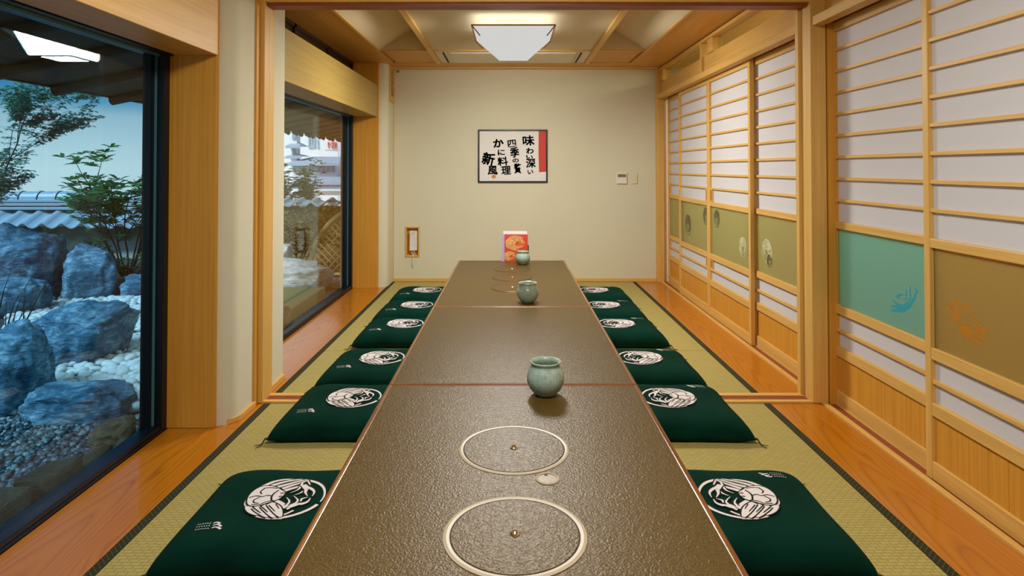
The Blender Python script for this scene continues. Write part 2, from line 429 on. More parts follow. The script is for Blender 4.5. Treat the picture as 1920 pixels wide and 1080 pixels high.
floor = struct('floor', B(-1.72, 2.9, YF, YB + 0.1, -0.25, -0.06), M['darkgap'], 'sub-floor under the tatami and boards', 'floor')
def floorboard(x0, x1, y0, y1):
    return obj('floor_board', B(x0, x1, y0, y1, -0.06, 0.0), M['board'], floor, bevel=0.002)
floorboard(-1.585, -1.262, YF, 2.93); floorboard(-1.585, -1.262, 3.61, 6.35)
floorboard(-1.42, -1.262, 2.932, 3.234); floorboard(-1.42, -1.262, 3.366, 3.608); floorboard(-1.42, -1.262, 6.352, YB)
floorboard(1.327, 1.585, YF, 3.235); floorboard(1.327, 1.585, 3.365, YB)
obj('centre_board', B(-0.42, 0.45, YF, YB, -0.06, -0.004), M['soffit'], floor)
def mat_strip(x0, x1, y0, y1, edge):
    t = empty('tatami_mat', ((x0 + x1) / 2, (y0 + y1) / 2, -0.06)); t.parent = floor; t.location = Vector(((x0 + x1) / 2, (y0 + y1) / 2, -0.06)) - wpos(floor)
    b = 0.034
    if edge < 0:
        obj('rush_top', B(x0 + b, x1, y0 + 0.002, y1 - 0.002, -0.06, 0.0), M['tatami'], t, bevel=0.003)
        obj('border', B(x0, x0 + b, y0 + 0.002, y1 - 0.002, -0.06, 0.0015), M['heri'], t)
    else:
        obj('rush_top', B(x0, x1 - b, y0 + 0.002, y1 - 0.002, -0.06, 0.0), M['tatami'], t, bevel=0.003)
        obj('border', B(x1 - b, x1, y0 + 0.002, y1 - 0.002, -0.06, 0.0015), M['heri'], t)
for x0, x1, e in ((-1.26, -0.42, -1), (0.45, 1.325, 1)):
    for y0, y1 in ((YF, -0.3), (-0.3, 1.45), (1.45, 3.235), (3.365, 4.17), (4.17, 5.86), (5.86, 6.69)):
        mat_strip(x0, x1, y0, y1, e)

# back wall with the intercom niche opening
wb = MB()
NX0, NX1, NZ0, NZ1 = -1.112, -0.978, 0.270, 0.575
wb.box(-1.75, NX0, YB, YB + 0.12, -0.06, 2.6).box(NX1, 2.9, YB, YB + 0.12, -0.06, 2.6).box(NX0, NX1, YB, YB + 0.12, -0.06, NZ0).box(NX0, NX1, YB, YB + 0.12, NZ1, 2.6)
struct('wall_back', wb, M['plaster'], 'beige plaster wall at the far end of the room', 'wall')
struct('wall_front', B(-1.75, 2.9, YF - 0.1, YF, -0.06, 2.6), M['plaster'], 'plaster wall behind the viewer', 'wall')
struct('baseboard_back', B(-1.25, 1.545, YB - 0.016, YB, 0, 0.034), M['hinoki'], 'thin wooden skirting along the far wall', 'baseboard', bevel=0.002)

# left wall pieces
def rounded(x0, y0, y1, xr, r, z0, z1):
    """plaster pier whose room-side near corner is rounded"""
    p = [(x0, y0)]
    for k in range(13):
        a = -PI / 2 + k * PI / 24
        p.append((xr - r + r * math.cos(a), y0 + r + r * math.sin(a)))
    p += [(xr, y1), (x0, y1)]
    return MB().prism(p, 'z', z0, z1)
struct('wall_left', rounded(-1.72, 2.955, 3.61, -1.30, 0.075, -0.06, 2.4), M['plaster'], 'plaster pier between the two garden windows', 'wall', smooth=False)
struct('wall_left.001', rounded(-1.72, 6.37, YB, -1.25, 0.085, -0.06, 2.4), M['plaster'], 'narrow plaster return in the far left corner', 'wall')
struct('trim_1', B(-1.256, -1.244, YB - 0.012, YB, 0.034, 2.26), M['hinoki'], 'thin wooden strip in the far left corner', 'trim')
jn = struct('trim_2', B(-1.60, -1.372, 2.93, 2.956, 0, 2.4), M['jamb'], 'broad orange wooden window jamb nearest the viewer', 'trim', bevel=0.002)
jf = struct('trim_3', B(-1.60, -1.335, 6.345, 6.372, 0, ZC), M['jamb'], 'broad orange wooden jamb beyond the second window', 'trim', bevel=0.002)
struct('baseboard_left', rounded(-1.40, 2.958, 3.20, -1.286, 0.088, 0, 0.026), M['hinoki'], 'wooden skirting on the near side of the left pier', 'baseboard', bevel=0.003)
struct('baseboard_left.001', B(-1.30, -1.284, 3.37, 3.61, 0, 0.030), M['hinoki'], 'wooden skirting on the far side of the left pier', 'baseboard', bevel=0.003)
struct('trim_4', B(-1.56, -1.365, YF, 2.928, 1.728, 2.05), M['hinoki'], 'deep pale header beam over the near window', 'beam', bevel=0.003)  # same wood as the far beam; paler colour stands in for light
struct('trim_5', B(-1.56, -1.345, 3.612, 6.344, 1.722, 2.04), M['beam'], 'deep pale header beam over the far window', 'beam', bevel=0.003)
struct('wall_left.002', B(-1.80, -1.70, YF, YB, 1.95, 2.6), M['plaster'], 'outer wall strip above the windows', 'wall')
struct('wall_left.003', B(-1.60, -1.57, YF, 2.93, 2.05, 2.4), M['soffit'], 'wooden wall above the near header beam', 'wall')
# dark transom above the far header beam
tr = empty('transom_window', (-1.60, 4.98, 2.04), 'dark wooden transom slot above the far header beam', 'window')
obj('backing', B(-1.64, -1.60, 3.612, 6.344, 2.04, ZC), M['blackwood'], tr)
for y in (3.75, 4.62, 5.48, 6.30):
    obj('stile', B(-1.60, -1.585, y - 0.02, y + 0.02, 2.04, ZC), M['blackwood'], tr)
obj('rail', B(-1.60, -1.585, 3.612, 6.344, 2.24, ZC), M['blackwood'], tr)

# windows
def window(name, y0, y1, glass, label, parts=True):
    r = empty(name, (-1.62, (y0 + y1) / 2, 0), label, 'window', kind=S)
    obj('bottom_frame', B(-1.69, -1.587, y0, y1, -0.16, 0.012), M['alu'], r, bevel=0.003)
    obj('bottom_track', B(-1.640, -1.592, y0, y1, 0.012, 0.030), M['alu'], r, bevel=0.002)
    obj('head_frame', B(-1.69, -1.572, y0, y1, 1.724, 1.96), M['alu'], r, bevel=0.003)
    obj('head_gasket', B(-1.612, -1.608, y0, y1 - 0.05, 1.713, 1.724), M['alublue'], r)
    obj('far_jamb', B(-1.69, -1.588, y1 - 0.045, y1, 0.0, 1.74), M['alu'], r, bevel=0.003)
    obj('jamb_gasket', B(-1.632, -1.622, y1 - 0.050, y1 - 0.045, 0.03, 1.724), M['alublue'], r)
    obj('jamb_stop', B(-1.66, -1.632, y1 - 0.080, y1 - 0.045, 0.03, 1.724), M['alu'], r)
    obj('near_jamb', B(-1.69, -1.588, y0, y0 + 0.045, 0.0, 1.74), M['alu'], r)
    obj('pane', B(-1.640, -1.634, y0 + 0.045, y1 - 0.06, 0.02, 1.726), glass, r)
    return r
window('window_1', YF, 2.928, M['glass_near'], 'large near garden window, blue daylight put into its glass tint')
window('window_2', 3.612, 6.343, M['glass_far'], 'second garden window beyond the plaster pier')

# partition between the two rooms: sill, posts, lintel
pr = empty('trim_6', (0.13, 3.30, 0), 'grooved wooden floor rail dividing the two rooms', 'rail', kind=S)
obj('front_lip', B(-1.27, 1.545, 3.237, 3.268, -0.03, 0.010), M['hinoki'], pr, bevel=0.002)
obj('groove', B(-1.27, 1.545, 3.268, 3.326, -0.03, 0.004), M['groove'], pr)
obj('rear_lip', B(-1.27, 1.545, 3.326, 3.363, -0.03, 0.010), M['hinoki'], pr, bevel=0.002)
struct('trim_7', B(-1.315, -1.268, 3.235, 3.365, 0, 2.42), M['hinoki'], 'slim wooden post on the left of the partition rail', 'post', bevel=0.003)
struct('trim_8', B(-1.312, -1.290, 3.19, 3.235, 0, 2.42), M['jamb'], 'orange wooden strip beside the left partition post', 'trim', bevel=0.003)
struct('trim_9', B(1.545, 1.625, 3.235, 3.333, 0, 2.42), M['hinoki'], 'wooden post on the right of the partition rail', 'post', bevel=0.003)
struct('trim_10', B(1.527, 1.560, 3.336, 3.372, 0, 2.05), M['hinoki'], 'narrow wooden jamb strip behind the right partition post', 'trim', bevel=0.002)
kl = empty('trim_11', (0.13, 3.30, 2.047), 'wooden lintel over the opening between the rooms', 'lintel', kind=S)
obj('lintel_body', B(-1.30, 1.56, 3.237, 3.363, 2.062, 2.20), M['hinoki'], kl, bevel=0.003)
obj('lintel_groove', B(-1.268, 1.545, 3.26, 3.345, 2.046, 2.062), M['groove'], kl)
struct('wall_centre', B(-1.72, 2.0, 3.26, 3.34, 2.20, 2.6), M['plaster'], 'plaster strip above the partition lintel', 'wall')

# right wall: posts, kamoi, transom, sill
sill = empty('trim_12', (1.62, 3.3, 0), 'wooden floor track under the sliding doors', 'rail', kind=S)
for a, b in ((YF, 3.234), (3.373, YB)):
    obj('track_lip', B(1.586, 1.612, a, b, -0.03, 0.010), M['hinoki'], sill, bevel=0.002)
    obj('track_groove', B(1.612, 1.72, a, b, -0.03, 0.0), M['groove'], sill)
    obj('track_rib', B(1.6545, 1.6605, a, b, 0.0, 0.006), M['hinoki'], sill)
def lintel_r(name, y0, y1, label):
    r = empty(name, (1.62, (y0 + y1) / 2, 1.935), label, 'lintel', kind=S)
    obj('front_face', B(1.555, 1.618, y0, y1, 1.937, 1.985), M['hinoki'], r, bevel=0.003)
    obj('track_groove', B(1.618, 1.72, y0, y1, 1.955, 1.985), M['groove'], r)
lintel_r('trim_13', YF, 3.234, 'pale lintel over the near sliding doors')
lintel_r('trim_14', 3.373, YB, 'pale lintel over the far sliding doors')
struct('wall_right', B(1.62, 1.72, YF, 3.234, 1.985, 2.6), M['soffit'], 'wooden wall above the near sliding doors', 'wall')
struct('wall_right.001', B(1.63, 1.72, 3.23, 3.56, 0.0, 2.6), M['jamb'], 'wooden wall strip behind the right partition post', 'wall')
struct('wall_right.002', B(1.64, 1.72, YF, 0.75, 0.0, 1.95), M['plaster'], 'plaster wall on the right behind the viewer', 'wall')
struct('trim_15', B(1.545, 1.625, 6.66, YB, 0, ZC), M['hinoki'], 'wooden corner post in the far right corner', 'post', bevel=0.003)
rm = empty('ranma_transom', (1.62, 5.0, 1.985), 'wooden transom with glass strip above the far sliding doors', 'transom', kind=S)
for a, b in ((3.373, 5.19), (5.23, 6.66)):
    obj('board', B(1.60, 1.618, a, b, 1.985, 2.125), M['hinoki'], rm, bevel=0.002)
    obj('pane', B(1.625, 1.630, a, b, 2.125, 2.235), M['glass_ranma'], rm)
obj('mullion', B(1.575, 1.66, 5.19, 5.23, 1.985, 2.235), M['hinoki'], rm, bevel=0.002)
obj('end_block', B(1.585, 1.66, 6.55, 6.66, 2.125, 2.235), M['hinoki'], rm, bevel=0.002)
obj('end_block', B(1.585, 1.66, 4.93, 5.06, 2.125, 2.235), M['hinoki'], rm, bevel=0.002)
obj('top_rail', B(1.575, 1.66, 3.373, 6.66, 2.235, 2.262), M['hinoki'], rm, bevel=0.002)

# corridor behind the sliding doors
struct('wall_corridor', B(2.80, 2.90, YF, YB, -0.06, 2.6), M['jamb'], 'wooden corridor wall behind the sliding doors', 'wall')
struct('floor_corridor', B(1.72, 2.80, YF, YB, -0.05, 0.0), M['board'], 'corridor floor behind the sliding doors', 'floor')
struct('ceiling_corridor', B(1.74, 2.80, YF, YB, 2.40, 2.44), M['ceiling_plain'], 'pale corridor ceiling behind the transom glass', 'ceiling')
light('corridor_lamp', 'AREA', (2.45, 3.6, 2.3), 100, (0.95, 0.97, 1.0), 0.5, size_y=5.0)

# ------------------------------------------------------------------ ceiling
ceil = empty('ceiling', (0, 3, ZC), 'wood framed ceiling with cloth panels', 'ceiling', kind=S)
CX0, CX1, D0, D1, CY0, CY1, CY2 = -1.19, 1.22, -0.75, 0.79, 3.45, 5.66, 6.36
obj('soffit_board', B(-1.60, CX0, 3.34, YB, ZC, ZC + 0.03), M['soffit'], ceil)
obj('soffit_board', B(CX1, 1.66, 3.34, YB, ZC, ZC + 0.03), M['soffit'], ceil)
obj('soffit_board', B(CX0, CX1, CY2, YB, ZC, ZC + 0.03), M['soffit'], ceil)
obj('edge_trim', B(CX0 - 0.012, CX0 + 0.010, 3.34, CY1, ZC - 0.010, ZC), M['hinoki'], ceil, bevel=0.002)
obj('edge_trim', B(CX1 - 0.010, CX1 + 0.012, 3.34, CY1, ZC - 0.010, ZC), M['hinoki'], ceil, bevel=0.002)
obj('edge_trim', B(-1.25, 1.545, YB - 0.10, YB - 0.02, ZC - 0.014, ZC), M['hinoki'], ceil, bevel=0.002)
obj('edge_trim', B(CX0, D0, CY1 - 0.002, CY1 + 0.03, ZC - 0.008, ZC + 0.001), M['hinoki'], ceil)
obj('edge_trim', B(D1, CX1, CY1 - 0.002, CY1 + 0.03, ZC - 0.008, ZC + 0.001), M['hinoki'], ceil)
obj('divider', B(D0, D0 + 0.045, 3.34, CY2, ZC - 0.014, ZC + 0.27), M['hinoki'], ceil, bevel=0.002)
obj('divider', B(D1 - 0.045, D1, 3.34, CY2, ZC - 0.014, ZC + 0.27), M['hinoki'], ceil, bevel=0.002)
obj('end_panel', B(CX0 + 0.03, D0, CY1 + 0.012, CY2 - 0.02, ZC + 0.002, ZC + 0.02), M['soffit'], ceil)
obj('end_panel', B(D1, CX1 - 0.03, CY1 + 0.012, CY2 - 0.02, ZC + 0.002, ZC + 0.02), M['soffit'], ceil)
obj('panel_backing', B(CX0, CX1, CY1 + 0.03, CY2, ZC + 0.02, ZC + 0.05), M['soffit'], ceil)
RISE = 0.25
obj('sloped_panel', MB().prism([(CX0, ZC), (D0, ZC + RISE), (D0, ZC + RISE + 0.02), (CX0, ZC + 0.02)], 'y', 3.34, CY1), M['cloth'], ceil)
obj('sloped_panel', MB().prism([(CX1, ZC), (D1, ZC + RISE), (D1, ZC + RISE + 0.02), (CX1, ZC + 0.02)], 'y', 3.34, CY1), M['cloth'], ceil)
obj('gable', MB().prism([(CX0, ZC), (D0, ZC), (D0, ZC + RISE)], 'y', CY1, CY1 + 0.02), M['cloth'], ceil)
obj('gable', MB().prism([(CX1, ZC), (D1, ZC), (D1, ZC + RISE)], 'y', CY1, CY1 + 0.02), M['cloth'], ceil)
obj('centre_panel', B(D0 + 0.045, D1 - 0.045, 3.34, CY1 + 0.03, ZC + 0.006, ZC + 0.03), M['cloth'], ceil)
obj('edge_trim', B(D0 + 0.045, D1 - 0.045, CY1 + 0.03, CY1 + 0.06, ZC - 0.006, ZC + 0.03), M['hinoki'], ceil)
struct('ceiling.001', B(-1.80, 2.9, YF, 3.30, 2.44, 2.5), M['ceiling_plain'], 'flat ceiling of the near room', 'ceiling')
struct('ceiling.002', B(-1.80, 2.9, 3.30, YB + 0.1, 2.60, 2.66), M['darkgap'], 'roof deck above the framed ceiling', 'ceiling')

ac = empty('ceiling_vent', (0.02, 6.0, ZC), 'long white ventilation panel set in the ceiling by the far wall', 'vent')
obj('frame', B(D0 + 0.05, D1 - 0.05, CY1 + 0.065, CY2 - 0.01, ZC + 0.0, ZC + 0.02), M['vinyl'], ac, bevel=0.003)
obj('centre_plate', B(-0.56, 0.60, CY1 + 0.12, CY2 - 0.06, ZC - 0.012, ZC + 0.005), M['vinyl'], ac, bevel=0.004)
for x in (-0.625, 0.645):
    for k in range(3):
        obj('slat', B(x + k * 0.016 - 0.016, x + k * 0.016 - 0.007, CY1 + 0.12, CY2 - 0.06, ZC - 0.010, ZC + 0.002), M['darkgap'] if k == 1 else M['vinyl'], ac)

# ------------------------------------------------------------------ ceiling lamp
def lamp(cx, cy, label, power, zt=ZC):
    r = empty('ceiling_lamp', (cx, cy, zt - 0.27), label, 'lamp')
    a, b, z1, z0 = 0.285, 0.105, zt - 0.07, zt - 0.255
    m = MB()
    vs = [(cx - a, cy - a, z1), (cx + a, cy - a, z1), (cx + a, cy + a, z1), (cx - a, cy + a, z1), (cx - b, cy - b, z0), (cx + b, cy - b, z0), (cx + b, cy + b, z0), (cx - b, cy + b, z0)]
    m.add(vs, [(0, 1, 2, 3), (7, 6, 5, 4), (0, 4, 5, 1), (1, 5, 6, 2), (2, 6, 7, 3), (3, 7, 4, 0)])
    obj('shade', m, M['shade'], r)
    e = a + 0.006
    fr = MB()
    c4 = [(cx - e, cy - e), (cx + e, cy - e), (cx + e, cy + e), (cx - e, cy + e)]
    for i in range(4):
        p, q = c4[i], c4[(i + 1) % 4]
        fr.tube([(*p, z1 - 0.004), (*q, z1 - 0.004)], 0.0055, 6)
    for p, q in zip(c4, [(cx - a + 0.05, cy - a + 0.05), (cx + a - 0.05, cy - a + 0.05), (cx + a - 0.05, cy + a - 0.05), (cx - a + 0.05, cy + a - 0.05)]):
        fr.tube([(*p, z1 - 0.004), (*q, z1 - 0.066)], 0.0045, 6)
    obj('wooden_frame', fr, plain('lamp_frame_wood', (0.42, 0.16, 0.04), 0.5), r)
    obj('mount', B(cx - 0.09, cx + 0.09, cy - 0.09, cy + 0.09, z1, zt + 0.006), M['white'], r)
    light('lamp_light', 'AREA', (cx, cy, z0 - 0.006), power * 0.28, LAMP_COLOR, 2 * b)
    light('lamp_top_light', 'AREA', (cx, cy, z1 + 0.004), power * 0.026, LAMP_COLOR, 2 * a, (PI, 0, 0))
    rm_, zm = (a + b) / 2 + 0.006, (z0 + z1) / 2
    for sx, sy in ((1, 0), (-1, 0), (0, 1), (0, -1)):
        d = Vector((sx * (z1 - z0), sy * (z1 - z0), -(a - b)))
        q = d.to_track_quat('-Z', 'Y').to_euler()
        light('lamp_side_light', 'AREA', (cx + sx * rm_, cy + sy * rm_, zm - 0.004), power * 0.17, LAMP_COLOR, 0.36, q, 0.24, spread=math.radians(132))
    return r
lamp(0.02, 4.64, 'glowing white pyramid lamp on the wooden ceiling', LAMP_FAR)
lamp(0.02, 1.15, 'second white pyramid lamp, over the near end of the table', LAMP_NEAR, 2.44)

# ------------------------------------------------------------------ crab emblem (flat print)
CRAB = [  # strokes: points traced in a 1620 x 1080 drawing, width in radii from start to end, kind
 ('u', (200, 256), .085, .07), ('u', (192, 106), .03, .10),
 ('s', [(830, 895), (1080, 897), (1280, 858)], .07, .06), ('s', [(1140, 372), (1300, 455), (1395, 560), (1440, 640), (1405, 700)], .09, .05),
 ('s', [(640, 780), (740, 825), (830, 855)], .05, .05), ('s', [(390, 250), (345, 340)], .06, .03),
 ('s', [(1140, 372), (960, 292), (760, 245), (590, 240)], .12, .05), ('s', [(990, 355), (800, 297), (600, 250), (470, 235)], .12, .05),
 ('s', [(890, 378), (700, 325), (520, 268), (390, 245)], .12, .06), ('s', [(810, 412), (640, 350), (490, 300), (400, 262)], .12, .06),
 ('s', [(790, 455), (650, 410), (500, 365)], .13, .09), ('s', [(500, 365), (470, 305)], .06, .05),
 ('s', [(500, 370), (560, 440), (690, 495)], .07, .012), ('s', [(440, 445), (520, 500), (605, 532)], .07, .015),
 ('s', [(460, 345), (425, 385), (385, 425)], .13, .17), ('s', [(375, 400), (300, 440), (285, 490), (322, 548)], .11, .012), ('s', [(410, 425), (430, 490), (395, 552)], .10, .012),
 ('s', [(930, 632), (840, 680), (760, 745)], .12, .12), ('s', [(755, 770), (700, 745)], .07, .07), ('s', [(720, 735), (620, 700), (535, 665)], .13, .16),
 ('s', [(530, 690), (440, 665), (380, 625), (350, 575)], .10, .012), ('s', [(535, 645), (490, 600), (395, 572)], .09, .012),
 ('s', [(600, 675), (560, 625), (632, 553)], .06, .01), ('s', [(755, 715), (702, 650), (748, 580)], .07, .01),
 ('l', [(1410, 700), (1340, 785), (1240, 855)], .16, .05), ('l', [(1290, 720), (1170, 800), (1080, 890)], .20, .06), ('l', [(1150, 705), (1040, 790), (965, 900)], .20, .06), ('l', [(1035, 675), (930, 765), (855, 890)], .22, .06),
 ('b', [(830, 450), (900, 400), (1000, 372), (1150, 378), (1270, 430), (1365, 510), (1398, 580), (1405, 640), (1360, 690), (1230, 702), (1100, 668), (960, 632), (870, 602), (800, 545), (770, 490)], 0, 0),
 ('k', [(1000, 545), (1080, 530), (1150, 550), (1250, 528), (1370, 552)], .025, .025), ('k', [(870, 450), (955, 505), (1000, 570), (1000, 632)], .028, .028),
 ('k', [(1110, 412), (1180, 465), (1155, 505)], .025, .02), ('k', [(1195, 560), (1285, 590), (1300, 640), (1220, 660)], .025, .02),
 ('k', [(960, 630), (1100, 645), (1190, 682), (1340, 675)], .022, .022), ('k', [(890, 420), (1000, 400), (1120, 410)], .02, .02),
 ('k', [(820, 560), (880, 570)], .03, .03), ('k', [(780, 505), (850, 510)], .03, .03),
 ('k', [(930, 690), (880, 770)], .02, .012), ('k', [(1050, 710), (950, 810)], .02, .012), ('k', [(1180, 720), (1070, 820)], .02, .012), ('k', [(1310, 735), (1190, 830)], .02, .012),
]
def unproj(p, z=0.1):
    px, py = p[0] / 9 + 1300, p[1] / 9 + 870
    Y = F * (CAM_H - z) / (py - 316); return ((px - 957) * Y / F, Y)
def crab_paths():
    c = (0.765, 2.11); R = 0.136; out = []
    for kind, pts, w0, w1 in CRAB:
        if kind == 'u':
            n_ = 14; out.append(('s', [(0.92 * math.cos(math.radians(pts[0] + (pts[1] - pts[0]) * k / n_)), 0.92 * math.sin(math.radians(pts[0] + (pts[1] - pts[0]) * k / n_))) for k in range(n_ + 1)], w0, w1)); continue
        out.append((kind, [((unproj(p)[0] - c[0]) / R, (unproj(p)[1] - c[1]) / R) for p in pts], w0, w1))
    return out
CP = crab_paths()
def smooth_path(pts, step):
    n = len(pts)
    if n == 2: q = pts
    else:
        q = []
        for i in range(n - 1):
            p0, p1, p2, p3 = pts[max(i - 1, 0)], pts[i], pts[i + 1], pts[min(i + 2, n - 1)]
            for k in range(6):
                t = k / 6
                q.append(tuple(0.5 * (2 * p1[d] + (p2[d] - p0[d]) * t + (2 * p0[d] - 5 * p1[d] + 4 * p2[d] - p3[d]) * t * t + (3 * p1[d] - p0[d] - 3 * p2[d] + p3[d]) * t ** 3) for d in (0, 1)))
        q.append(pts[-1])
    L = [0]
    for a, b in zip(q, q[1:]): L.append(L[-1] + math.hypot(b[0] - a[0], b[1] - a[1]))
    m = max(2, int(L[-1] / step) + 1); out = []; j = 0
    for k in range(m + 1):
        s = L[-1] * k / m
        while j < len(L) - 2 and L[j + 1] < s: j += 1
        d = L[j + 1] - L[j] or 1; t = (s - L[j]) / d
        out.append((q[j][0] + (q[j + 1][0] - q[j][0]) * t, q[j][1] + (q[j + 1][1] - q[j][1]) * t))
    return out
def strip2d(m, pts, wf, place, lift, mi, step=0.06):
    q = smooth_path(pts, step); n = len(q); vs = []
    for i, p in enumerate(q):
        a, b = q[max(i - 1, 0)], q[min(i + 1, n - 1)]
        tx, ty = b[0] - a[0], b[1] - a[1]; L = math.hypot(tx, ty) or 1
        nx, ny = -ty / L, tx / L; w_ = wf(i / (n - 1)) / 2
        for s in (1, 0, -1): vs.append(place(p[0] + nx * w_ * s, p[1] + ny * w_ * s, lift))
    fs = []
    for i in range(n - 1):
        for s in (0, 1): fs.append((3 * i + s, 3 * i + s + 1, 3 * i + s + 4, 3 * i + s + 3))
    m.add(vs, fs, mi)
def blob2d(m, pts, grow, place, lift, mi, rings=5):
    cx = sum(p[0] for p in pts) / len(pts); cy = sum(p[1] for p in pts) / len(pts)
    q = smooth_path(pts + [pts[0]], 0.1)[:-1]; n = len(q); vs = [place(cx, cy, lift)]; fs = []
    for r in range(1, rings + 1):
        for p in q:
            dx, dy = p[0] - cx, p[1] - cy; L = math.hypot(dx, dy); k = (L + grow) / L * r / rings
            vs.append(place(cx + dx * k, cy + dy * k, lift))
    for j in range(n):
        fs.append((0, 1 + j, 1 + (j + 1) % n))
        for r in range(rings - 1): fs.append((1 + r * n + j, 1 + r * n + (j + 1) % n, 1 + (r + 1) * n + (j + 1) % n, 1 + (r + 1) * n + j))
    m.add(vs, fs, mi)
def crab_mesh(place, outline=0.034, lift0=0.0, dl=0.00006, lines=True, step=0.08, skip=0):
    """white (material 0) and black (material 1) flat print"""
    m = MB(); L = lift0
    for kind, pts, w0, w1 in CP[skip:]:
        if kind == 'k':
            if lines: strip2d(m, pts, lambda t: (w0 + (w1 - w0) * t) * 1.7, place, L, 1, step); L += dl
            continue
        if kind == 's': wf = lambda t, g=0: w0 + (w1 - w0) * t + g
        else: wf = lambda t, g=0: w1 + (w0 - w1) * math.sin(PI * min(1, t * 0.9 + 0.12)) ** 0.7 + g
        if kind == 'b':
            if outline: blob2d(m, pts, outline, place, L, 1); L += dl
            blob2d(m, pts, 0, place, L, 0)
        else:
            if outline: strip2d(m, pts, lambda t: wf(t, 2 * outline), place, L, 1, step); L += dl
            strip2d(m, pts, wf, place, L, 0, step)
        L += dl
    return m

# ------------------------------------------------------------------ table
TZ = 0.35
TL, TR = -0.480, 0.498
table_parts = []
ROUGHX = [(-0.0, 0)]
def table(y0, y1, label, burners, discs, dx=0.0):
    r = empty('low_table', ((TL + TR) / 2, (y0 + y1) / 2, 0.0), label, 'table', 'low table sections in a row')
    x0, x1 = TL + dx, TR + dx
    e = 0.016
    obj('tabletop', B(x0 + e, x1 - e, y0 + e, y1 - e, TZ - 0.035, TZ), M['leather'], r)
    ed = MB().box(x0, x0 + e, y0, y1, TZ - 0.045, TZ + 0.001).box(x1 - e, x1, y0, y1, TZ - 0.045, TZ + 0.001).box(x0 + e, x1 - e, y0, y0 + e, TZ - 0.045, TZ + 0.001).box(x0 + e, x1 - e, y1 - e, y1, TZ - 0.045, TZ + 0.001)
    for nm, bx in (('edge_band', (x0, x0 + e, y0, y1)), ('edge_band', (x1 - e, x1, y0, y1)), ('edge_band', (x0 + e, x1 - e, y0, y0 + e)), ('edge_band', (x0 + e, x1 - e, y1 - e, y1))):
        obj(nm, B(*bx, TZ - 0.045, TZ + 0.001), M['redwood'], r, bevel=0.003)
    for xx in (x0 + 0.008, x1 - 0.011):
        obj('metal_inlay', B(xx, xx + 0.003, y0 + 0.006, y1 - 0.006, TZ - 0.01, TZ + 0.0016), M['chrome'], r)
    for sx in (x0 + 0.06, x1 - 0.12):
        for sy in (y0 + 0.06, y1 - 0.12):
            obj('leg', B(sx, sx + 0.06, sy, sy + 0.06, -0.004, TZ - 0.035), M['redwood'], r, bevel=0.004)
    for cx, cy, R, wr in burners:
        ring = obj('burner_ring', MB().lathe([(R - wr, 0.0), (R - wr, 0.0025), (R - wr * 0.5, 0.0035), (R, 0.002), (R, 0.0)], (cx, cy, TZ - 0.0005), 64, close=True), M['rim'] if wr > 0.008 else M['bronze'], r, smooth=False)
        gap = obj('burner_gap', MB().lathe([(R - wr - 0.003, 0.0), (R - wr - 0.003, 0.0012), (R - wr, 0.0012), (R - wr, 0.0)], (cx, cy, TZ), 64, close=True), M['darkgap'], ring)
        lid = obj('burner_lid', MB().lathe([(0.0, 0.0022), (R - wr - 0.004, 0.0022), (R - wr - 0.003, 0.0)], (cx, cy, TZ), 64), M['leather'], r)
        obj('lid_knob', MB().lathe([(0.0125, 0), (0.0125, 0.002), (0.009, 0.004), (0.006, 0.0075), (0, 0.009)], (cx, cy, TZ + 0.0022), 20), M['chrome'], lid, smooth=True)
    for cx, cy, R in discs:
        d = obj('valve_cap', MB().lathe([(R * 0.80, 0.0), (R * 0.80, 0.003), (R * 0.9, 0.004), (R, 0.002), (R, 0.0)], (cx, cy, TZ), 40, close=True), M['rim'], r)
        obj('cap_plate', MB().lathe([(0, 0.001), (R * 0.80, 0.001)], (cx, cy, TZ + 0.0004), 40, cap=False), M['cap'], d)
        obj('finger_notch', MB().lathe([(0, 0.0), (R * 0.16, 0.0)], (cx - R * 0.1, cy + R * 0.60, TZ + 0.0020), 16, cap=False), M['darkgap'], d)
    return r
YS1, YS2, YE = 2.490, 3.885, 5.83
table(0.80, YS1, 'near section of the long brown low table, with two large burner rings', [(0.010, 1.477, 0.167, 0.015), (0.010, 1.925, 0.166, 0.012)], [(0.101, 1.738, 0.033), (0.105, 1.285, 0.033)])
table(YS1 + 0.004, YS2, 'middle section of the long brown low table, without burner rings', [], [])
table(YS2 + 0.004, YE, 'far section of the long brown low table, with three burner lids', [(0.012, 4.50, 0.155, 0.005), (0.012, 4.92, 0.155, 0.005), (0.012, 5.33, 0.155, 0.005)], [])

# ------------------------------------------------------------------ celadon jars
def jar(x, y, s, label):
    r = empty('celadon_jar', (x, y, TZ + 0.001), label, 'jar', 'celadon jars on the table')
    k = s
    out = [(0.0, 0.0), (0.036, 0.0), (0.040, 0.003), (0.058, 0.022), (0.0695, 0.048), (0.0705, 0.066), (0.066, 0.085), (0.057, 0.101), (0.0525, 0.108), (0.053, 0.113), (0.0575, 0.119), (0.0590, 0.122), (0.0580, 0.1245), (0.0545, 0.1245), (0.049, 0.118), (0.0475, 0.110), (0.054, 0.098), (0.062, 0.08), (0.062, 0.05), (0.045, 0.018), (0.0, 0.012)]
    b = obj('body', MB().lathe([(a * k, z * k) for a, z in out], (x, y, TZ + 0.001), 48), M['celadon'], r, smooth=True)
    return r
jar(0.131, 2.385, 1.0, 'celadon jar by the nearest table seam, largest of three in view')
jar(0.109, 4.02, 1.0, 'celadon jar in the middle, on the near part of the far table section')
jar(0.107, 5.60, 0.93, 'celadon jar at the far table end in front of the red menu')

